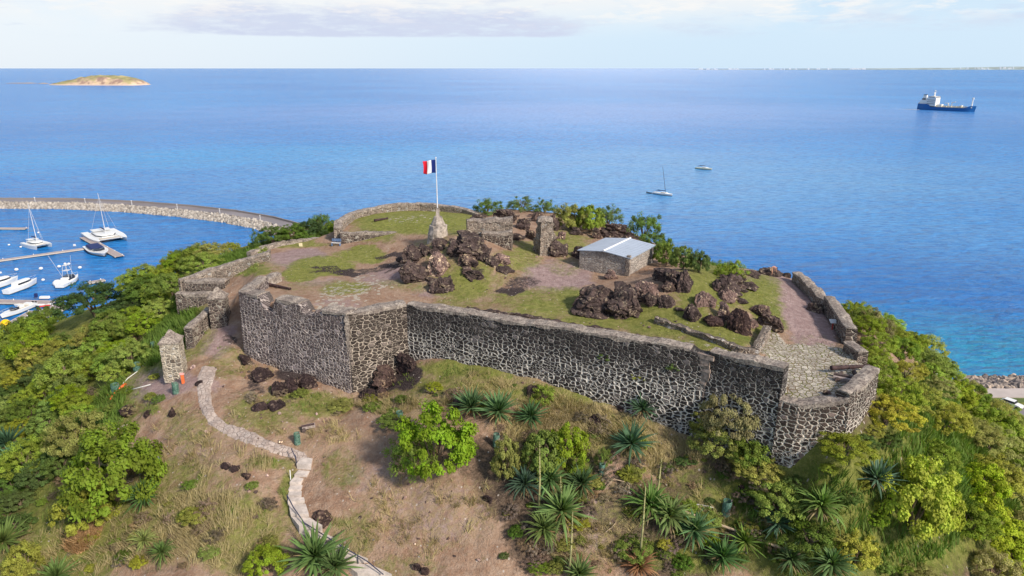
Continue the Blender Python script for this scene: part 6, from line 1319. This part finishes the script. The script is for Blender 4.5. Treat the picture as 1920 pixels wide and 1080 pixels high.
# tanker
def tanker():
    root, L = boat('tanker_ship', (1722,205),(1829,210), 'small blue hulled tanker with white aft superstructure under way on the right horizon side', 'ship'); B = 19
    M_h = mk('blue_hull_paint', color=(.018,.13,.36), rough=.4, var=.05, vscale=.1); M_w = mk('ship_white_paint', color=(.85,.82,.76), rough=.4, var=.02); M_dk = mk('grey_green_ship_deck', color=(.20,.22,.20)); M_or = mk('cream_ship_fittings', color=(.72,.62,.42), rough=.5)
    rings = []
    for i in range(29):
        f = i/28; x = (f-.5)*L
        w = B/2*min(1, .62+f*3.0) if f < .75 else B/2*max(.03, (1-((f-.75)/.25)**2.2))
        h = 11.0 if f < .20 else (11.0-5.0*min(1,(f-.20)/.05) if f < .82 else 6.0+4.2*min(1,(f-.82)/.10))
        xo = 3.5*max(0,(f-.88)/.12)
        rings.append([(x-xo, w*.6, -3),(x-xo*.5, w*.96, 0),(x, w, h),(x, -w, h),(x-xo*.5, -w*.96, 0),(x-xo, -w*.6, -3)])
    MB().loft(rings).build('hull', M_h, root)
    MB().box((6,0,6.15),(L*.62,B*.92,.3)).build('deck', M_dk, root)
    s_ = MB().box((-L*.5+24,0,15),(17,B*.82,15)).box((-L*.5+25,0,23.6),(13,B*.98,2.8)).box((-L*.5+10,0,13.2),(13,B*.7,8.5)).build('superstructure', M_w, root)
    MB().box((-L*.5+32.6,0,24),(.3,B*.9,1.2)).box((-L*.5+25,-B*.495,24),(11,.3,1.2)).build('bridge_window', M_glass, s_)
    for k in range(3): MB().box((-L*.5+24,-B*.413,11.5+k*3.4),(14,.2,.9)).build('window_row', M_glass, s_)
    fn_ = MB().loft([[(-L*.5+9+x*k, y*k, z) for x, y in ((-3,-2.5),(3,-2.5),(3,2.5),(-3,2.5))] for k, z in ((1.1,17.4),(.95,26.5))]).build('funnel', M_w, root); MB().box((-L*.5+9,0,27),(5,4.2,1.6)).build('funnel_top', M_boot, fn_); MB().box((-L*.5+8,0,19.5),(6.8,5.8,2.4)).build('funnel_band', M_boot, fn_)
    MB().tube([(-L*.5+25,0,25),(-L*.5+25,0,36)], [1.3,.6], 6).box((-L*.5+25,0,31),(1,7,1)).box((-L*.5+26,0,34),(3,1,1)).build('radar_mast', M_w, root)
    MB().tube([(L*.5-8,0,9),(L*.5-8,0,24)], [1.2,.7], 6).box((L*.5-8,0,23),(2.6,2.6,3)).build('foremast', M_w, root)
    pp = MB().box((10,-2,7.6),(L*.55,.8,.8)).box((10,2,7.6),(L*.55,.8,.8)).box((10,0,8.6),(L*.5,.5,.5))
    for k in range(9): pp.box((-24+k*8.5,0,7.4),(.8,B*.7,1.2))
    pp.build('deck_pipes', M_or, root)
    cr = MB().tube([(8,0,6),(8,0,15),(14,0,16)], [1.1,.9,.6], 6).tube([(2,0,6),(2,0,13.5),(-4,0,13)], [1.2,.9,.6], 6).box((-12,0,8.5),(8,7,5)).box((24,1,8.5),(4,5,4)).build('crane', M_w, root)
    MB().loft([[(-L*.5+1,y,z) for y, z in ((-B*.3,10.8),(-B*.3,13),(B*.3,13),(B*.3,10.8))],[(-L*.5+1.4,y,z) for y, z in ((-B*.3,10.8),(-B*.3,13),(B*.3,13),(B*.3,10.8))]]).build('stern_rail', M_w, root)
    c, a, L2 = ends((1668,204),(1724,206)); mb = MB(); n = 14
    mb.add([(L2*(i/n-.5), s_*(2+7*(i/n))*(.3+.7*i/n), .12) for i in range(n+1) for s_ in (-.5,.5)], [(2*i,2*i+2,2*i+3,2*i+1) for i in range(n)])
    def foam(t, b):
        g = t.node('ShaderNodeNewGeometry').outputs['Position']; n = t.noise(g, .12, 5, .7); t.set(b, 'Base Color', c4(.75,.80,.84)); t.set(b, 'Roughness', .8); t.set(b, 'Alpha', t.step(n, .25, .5, .2, .95))
    o = mb.build('wake', mk('wake_foam', foam)); o.location = (c[0], c[1], 0.05); o.rotation_euler = (0,0,a); tag(o, kind='structure')
tanker()
# pontoons
def pontoon(a, b, w, label, z=.75, name='pontoon'):
    c, ang, L = ends(a, b, z); root = empty(name, (c[0], c[1], 0), ang); tag(root, label, 'pontoon', 'floating pontoons of the marina')
    MB().box((0,0,z-.1),(L,w,.2)).build('deck', M_plank, root); MB().box((0,w/2-.05,z-.18),(L+.05,.3,.40)).box((0,-w/2+.05,z-.18),(L+.05,.3,.40)).build('edge_beam', M_float, root)
    for k in range(max(2, int(L/9))): MB().box((-L/2+2+k*(L-4)/max(1,int(L/9)-1 or 1),0,.2),(1.6,w*1.05,.75)).build('float', M_boot, root)
    for k in range(max(2, int(L/8))): MB().tube([(-L/2+1+k*(L-2)/max(1,int(L/8)-1 or 1),w*.42,z),(-L/2+1+k*(L-2)/max(1,int(L/8)-1 or 1),w*.42,z+.45)], .14, 6).build('bollard', M_white, root)
    return root
pontoon((-60,496),(176,463),2.4,'long narrow pontoon leading to the T shaped head')
pontoon((157,444),(224,480),3.4,'wide T shaped pontoon head between catamaran and small boat')
pontoon((-60,427),(50,428),2.6,'pontoon end at the left picture edge below the breakwater')
pontoon((-60,563),(100,567),3.2,'lower pontoon running along the speedboat')
pontoon((12,612),(66,582),3.6,'short slanting pontoon finger with the yellow buoy at its tip')
pontoon((62,596),(118,572),7.0,'broad grey work pontoon half hidden by the dark tree')
pontoon((165,530),(196,524),2.2,'pontoon end peeping out right of the dark flat topped tree')
def ball(px, py, r, m, label, cat='buoy', group='white mooring buoys in the marina', name='mooring_buoy', z=.1, sq=.75):
    p = P(px, py, z); o = MB().loft([[(math.cos(a)*math.sin(t)*r, math.sin(a)*math.sin(t)*r, (1-math.cos(t))*r*sq-r*.25) for a in [k*math.pi/5 for k in range(10)]] for t in (.15,.6,1.1,1.57,2.1,2.6,3.0)]).build(name, m, None, True)
    o.location = p; tag(o, label, cat, group)
for (x, y, r, lab) in [(31,507,.75,'white buoy farthest left below the long pontoon'),(77,505,.75,'white buoy below the first pontoon float'),(111,501,.7,'white buoy left of the fishing boat mast'),(129,496,.6,'small white buoy just above the fishing boat tower'),(150,503,.7,'white buoy right of the fishing boat tower'),(81,526,.6,'small white buoy between yacht bow and fishing boat'),(39,464,.5,'tiny white buoy left of the catamaran with the navy sail cover'),(17,460,.5,'tiny white buoy near the left edge above the long pontoon'),(72,437,.5,'tiny white buoy above the catamaran with the navy sail cover'),(109,535,1.7,'big white fender ball beside the fishing boat stern')]:
    ball(x, y, r, M_gel, lab)
ball(12,614,1.5,mk('yellow_buoy_paint', color=(.85,.52,.01), rough=.4),'bright yellow buoy at the tip of the slanting pontoon finger', group='', name='yellow_buoy', sq=1.0)
for nm, px, py, d, m, lab, cat in [('dock_box',84,559,(3.2,1.0,.7),M_gel,'white dock box on the lower pontoon','box'),('outboard_motor',68,557,(.9,.7,1.3),M_navy,'navy covered outboard motor standing on the lower pontoon','outboard'),('dock_box',102,590,(1.8,1.0,.7),M_gel,'white box at the front corner of the broad work pontoon','box'),('dock_box',140,461,(.8,.7,.8),M_gel,'small white locker on the long pontoon','box')]:
    p = P(px, py, .8); o = MB().box((0,0,d[2]/2),d,0,.92,.02).build(nm, m); o.location = p; tag(o, lab, cat)
root, L = boat('tender', (58,572),(30,574), 'small white tender beside the speedboat and the lower pontoon', 'dinghy'); L = 5.5
MB().loft(hull_rings(L, 1.7, .55)).build('hull', M_gel, root); MB().box((0,0,.65),(.4,1.3,.12)).box((-1.4,0,.65),(.4,1.3,.12)).build('thwart', M_deck, root)
for i, (px, py) in enumerate([(76,572),(84,574),(92,571)]):
    c = P(px, py, .85); o = MB().loft([[(x*1.5, y*.45*w, z) for y, z in ((-1,0),(-.8,.3),(.8,.3),(1,0))] for x, w in ((-1,.5),(-.4,1),(.4,.9),(1,.2))]).build('jet_ski', [M_gel, mk('red_plastic', color=(.55,.06,.05)), M_gel][i]); o.location = c; o.rotation_euler = (0,0,.6*i); tag(o, ['white jet ski left on the pontoon behind the speedboat','red jet ski between two white ones behind the speedboat','white jet ski right behind the speedboat next to the work pontoon'][i], 'jet ski')
# breakwater
bwc = [(-260,374),(-120,374.5),(0,376),(130,376.5),(250,382),(350,390),(430,399),(500,411),(548,424),(600,442)]
C_ = np.array([P(x, y, 3.0)[:2] for x, y in bwc]); C3 = resample(np.c_[C_, np.zeros(len(C_))], 3.0)[:, :2]
T_ = np.gradient(C3, axis=0); T_ /= np.linalg.norm(T_, axis=1)[:, None]; N_ = np.stack([T_[:,1], -T_[:,0]], 1)   # towards the camera
def strip(name, offs, m, kind='structure', label=None, cat=None, mat2=None):
    K = len(offs); V = np.zeros((len(C3), K, 3))
    for k, (o_, z) in enumerate(offs): V[:, k, :2] = C3+N_*o_; V[:, k, 2] = z
    idx = np.arange(len(C3)*K).reshape(len(C3), K); F = np.concatenate([np.stack([idx[:-1,k], idx[:-1,k+1], idx[1:,k+1], idx[1:,k]], 1)[:, ::-1] for k in range(K-1)])
    o = link(name, np_mesh(name, V.reshape(-1,3), F), m); tag(o, label, cat, None, kind); return o
def stone_fn(lo, hi):
    def fn(t, b):
        g = t.node('ShaderNodeNewGeometry'); n = t.noise(g.outputs['Position'], .8, 4, .7); r_ = g.outputs['Random Per Island']
        c = t.mix(r_, c4(lo), c4(hi)); c = t.mix(t.math('MULTIPLY', t.step(n, .45, .7), .5), c, c4(tuple(v*.5 for v in lo))); t.set(b, 'Base Color', c); t.set(b, 'Roughness', .9)
    return fn
M_arm = mk('armour_stone', stone_fn((.24,.21,.185),(.52,.475,.42))); M_arm2 = mk('mixed_armour_stone', stone_fn((.12,.11,.12),(.50,.40,.32)))
M_asph = mk('worn_asphalt', color=(.22,.20,.21), rough=.9, var=.15, vscale=.06); M_conc = mk('pale_concrete_slab', color=(.46,.40,.37), rough=.9, var=.12, vscale=.15)
strip('breakwater', [(9.5,-1.5),(4.6,2.3),(-4.6,2.3),(-13,-1.5)], mk('breakwater_core', color=(.30,.26,.22)), None, 'curved rock breakwater enclosing the marina', 'breakwater')
strip('breakwater_road', [(3.4,2.6),(3.4,3.0),(-3.6,3.0),(-3.6,2.6)], M_asph)
strip('parapet_wall', [(-3.6,2.4),(-3.6,3.9),(-4.3,3.9),(-4.3,2.4)], mk('grey_brown_concrete', color=(.25,.22,.21)), None, 'low concrete parapet along the seaward side of the breakwater road', 'parapet')
def rockpile(name, pts, s0, s1, m, label, sub=1):
    r = np.random.default_rng(5); bm = bmesh.new(); bmesh.ops.create_icosphere(bm, subdivisions=sub, radius=1.0); bv = np.array([v.co[:] for v in bm.verts]); bf = np.array([[v.index for v in f.verts] for f in bm.faces]); bm.free()
    V = []; F = []
    for i, p in enumerate(pts):
        q = bv*(1+r.uniform(-.28,.28,(len(bv),1)))*r.uniform(s0, s1)*r.uniform(.6,1.2,3); a = r.uniform(0,6.28); q = q@np.array([[math.cos(a),-math.sin(a),0],[math.sin(a),math.cos(a),0],[0,0,1]]).T+np.array(p)
        V.append(q); F.append(bf+i*len(bv))
    o = link(name, np_mesh(name, np.concatenate(V), np.concatenate(F)), m); tag(o, label, 'rocks', kind='stuff'); return o
r = np.random.default_rng(3); pts = []
for i in range(5200):
    k = r.integers(0, len(C3)); s_ = r.uniform(3.8, 8.8) if r.random() < .75 else -r.uniform(4.6, 11.5); z = 2.5-(abs(s_)-4.0)*(.56 if s_ > 0 else .40)
    p = C3[k]+N_[k]*s_+T_[k]*r.uniform(-1.5,1.5); pts.append((p[0], p[1], z))
rockpile('armour_rocks', pts, .55, 1.15, M_arm, 'pale armour rocks heaped along the breakwater')
for i, k in enumerate(range(4, len(C3)-6, 11)):
    p = C3[k]+N_[k]*3.6; o = empty('street_lamp', (p[0], p[1], 2.9)); tag(o, 'short white lamp post on the inner edge of the curved breakwater road', 'street lamp', 'lamp posts on the breakwater')
    MB().tube([(0,0,0),(0,0,2.6)], .12, 6).build('post', M_white, o); MB().box((0,0,2.7),(.5,.5,.25),0,.7).build('lamp_head', M_white, o)
# coast road at the right
def sheet(name, pts, z, m, kind='structure', th=None):
    Q = [P(*p, z) for p in pts]; o = MB().prism([(q[0], q[1]) for q in Q], z-(th or .3), z).build(name, m); tag(o, kind=kind); return o
sheet('promenade', [(1800,728),(3000,728),(3000,747),(1800,744)], 2.75, M_conc)
sheet('grass_verge', [(1800,746),(3000,749),(3000,758),(1800,754)], 2.6, mk('verge_grass', color=(.11,.15,.04), rough=.95, var=.3, vscale=.5))
sheet('road', [(1790,756),(3000,759.5),(3000,800),(1790,790)], 2.5, M_asph)
pts = []
for i in range(1900):
    x = r.uniform(1795, 1965) if i < 500 else r.uniform(1960, 2900); y = r.uniform(709, 728); z = .3+(y-709)/19*2.2; q = P(x, y, z); pts.append((q[0], q[1], z))
rockpile('shore_rocks', pts, .5, 1.05, M_arm2, 'brown and grey boulders of the sea wall beside the promenade', 2)
def car(px0, px1, label):
    c, a, L = ends(px0, px1, 2.5); L = 4.4; root = empty('parked_car', (c[0], c[1], 2.5), a); tag(root, label, 'car')
    pr = [(-.5,.25),(-.5,.75),(-.46,.92),(-.36,.98),(.18,.98),(.44,.82),(.5,.6),(.5,.25)]
    b = MB(); b.loft([[(x*L, y*.88*(1-.04*(z>.9)), z) for x, z in pr] for y in (-1,-.96,.96,1)]).build('body', M_gel, root)
    cb = MB().loft([[(x*L, y*.8, z) for x, y in ((-.40*k,-1),(.20*k,-1),(.20*k,1),(-.40*k,1))] for k, z in ((1,.97),(.80,1.42))]).build('window', M_glass, root); MB().box((-.10*L*.8,0,1.45),(L*.46,1.5,.06)).build('roof', M_gel, root)
    for x in (-.32,.32):
        for y in (-.85,.85): MB().tube([(x*L,y-.1,.32),(x*L,y+.1,.32)], .32, 12).build('wheel', M_black, root)
    for y in (-.6,.6): MB().box((.495*L,y,.62),(.06,.3,.14)).build('headlight', M_alu, root)
car((1884,757),(1907,765),'white car parked on the coast road beyond the thicket')
# island and far coast
def isl(pa, pb, name, h, m, prof, label=None, depth=.35, seed=3, kind='structure', px_shift=0):
    c, a, L = ends(pa, pb); nx_, ny_ = 90, 30; V = []
    for j in range(ny_+1):
        for i in range(nx_+1):
            u = i/nx_; v = j/ny_*2-1; pr = np.interp(u, [p[0] for p in prof], [p[1] for p in prof]); e = max(0, 1-abs(v)**2.2)
            nz = fbm(np.array([u*14.]), np.array([v*5.]), 1.0, 4, seed)[0]-.5
            V.append(((u-.5)*L, v*L*depth*(.35+.65*min(1, pr*2))/2, h*pr*e*(1+.28*nz)+(nz*h*.10 if pr*e > .02 else 0)-(1.0 if pr*e < .02 else 0)))
    F = [(j*(nx_+1)+i, j*(nx_+1)+i+1, (j+1)*(nx_+1)+i+1, (j+1)*(nx_+1)+i) for j in range(ny_) for i in range(nx_)]
    o = link(name, np_mesh(name, V, F, True), m); o.location = (c[0], c[1], 0); o.rotation_euler = (0,0,a); tag(o, kind=kind); return o
def isl_fn(t, b):
    g = t.node('ShaderNodeNewGeometry'); pos = g.outputs['Position']; n = t.noise(pos, .03, 6, .65); oc = t.node('ShaderNodeSeparateXYZ', {0: t.node('ShaderNodeTexCoord').outputs['Object']}); z = oc.outputs[2]
    gr = t.mix(t.step(n, .35, .65), c4(.20,.21,.09), c4(.40,.34,.17)); cl = t.mix(t.step(n, .4, .6), c4(.30,.20,.16), c4(.62,.46,.32))
    nz = t.node('ShaderNodeSeparateXYZ', {0: g.outputs['Normal']}).outputs[2]
    col = t.mix(t.step(t.math('ADD', nz, t.math('MULTIPLY', t.math('SUBTRACT', n, .5), .5)), .80, .93), cl, gr); t.set(b, 'Base Color', t.mix(t.step(z, 6, 2), col, c4(.60,.46,.36))); t.set(b, 'Roughness', .95)
isl((96,159),(272,159.5),'island',42,mk('island_scrub', isl_fn),[(0,0),(.04,.12),(.15,.38),(.35,.78),(.5,.97),(.68,1),(.82,.86),(.92,.62),(.97,.35),(1,0)])
isl((70,157),(93,157),'islet',5,M_arm2,[(0,0),(.3,.6),(.6,1),(1,0)]); isl((12,156),(62,156.5),'islet',4,M_arm2,[(0,0),(.2,.5),(.5,.7),(.9,1),(1,0)])
M_coast = mk('hazed_coast_scrub', color=(.30,.36,.36), rough=1, var=.2, vscale=.002)  # pale blue-grey tone puts distance haze into the scrub colour
isl((1290,130.6),(1990,130.6),'hills',95,M_coast,[(0,0),(.03,.22),(.1,.28),(.3,.36),(.45,.42),(.6,.62),(.7,.70),(.85,1.15),(.93,1.25),(1,1.1)],depth=.08,seed=9)
Mh = mk('far_white_house', color=(.60,.62,.64), rough=.7); hm = MB().box((0,0,.5),(1,1,1)).add([(-.6,-.6,1),(.6,-.6,1),(.6,.6,1),(-.6,.6,1),(0,-.3,1.35),(0,.3,1.35)],[(0,1,4),(1,2,5,4),(2,3,5),(3,0,4,5)])
h0 = None
for i in range(90):
    px = random.choice([random.uniform(1305,1345), random.uniform(1365,1385), random.uniform(1430,1560), random.uniform(1590,1620), random.uniform(1780,1915), random.uniform(1780,1915)])
    p = P(px, 130.9, 0); s_ = random.uniform(30, 62)
    if h0 is None: h0 = hm.build('house', Mh); o = h0
    else: o = h0.copy(); COL.objects.link(o)
    hz = random.uniform(0, 1)*max(0, (px-1400)/500)*60
    o.location = (p[0], p[1]-60, 4+hz); o.scale = (s_*random.uniform(.6,1.6), s_*.6, random.uniform(20,40)); tag(o, 'tiny white building on the far low coast along the right horizon', 'house', 'white buildings on the far coast')
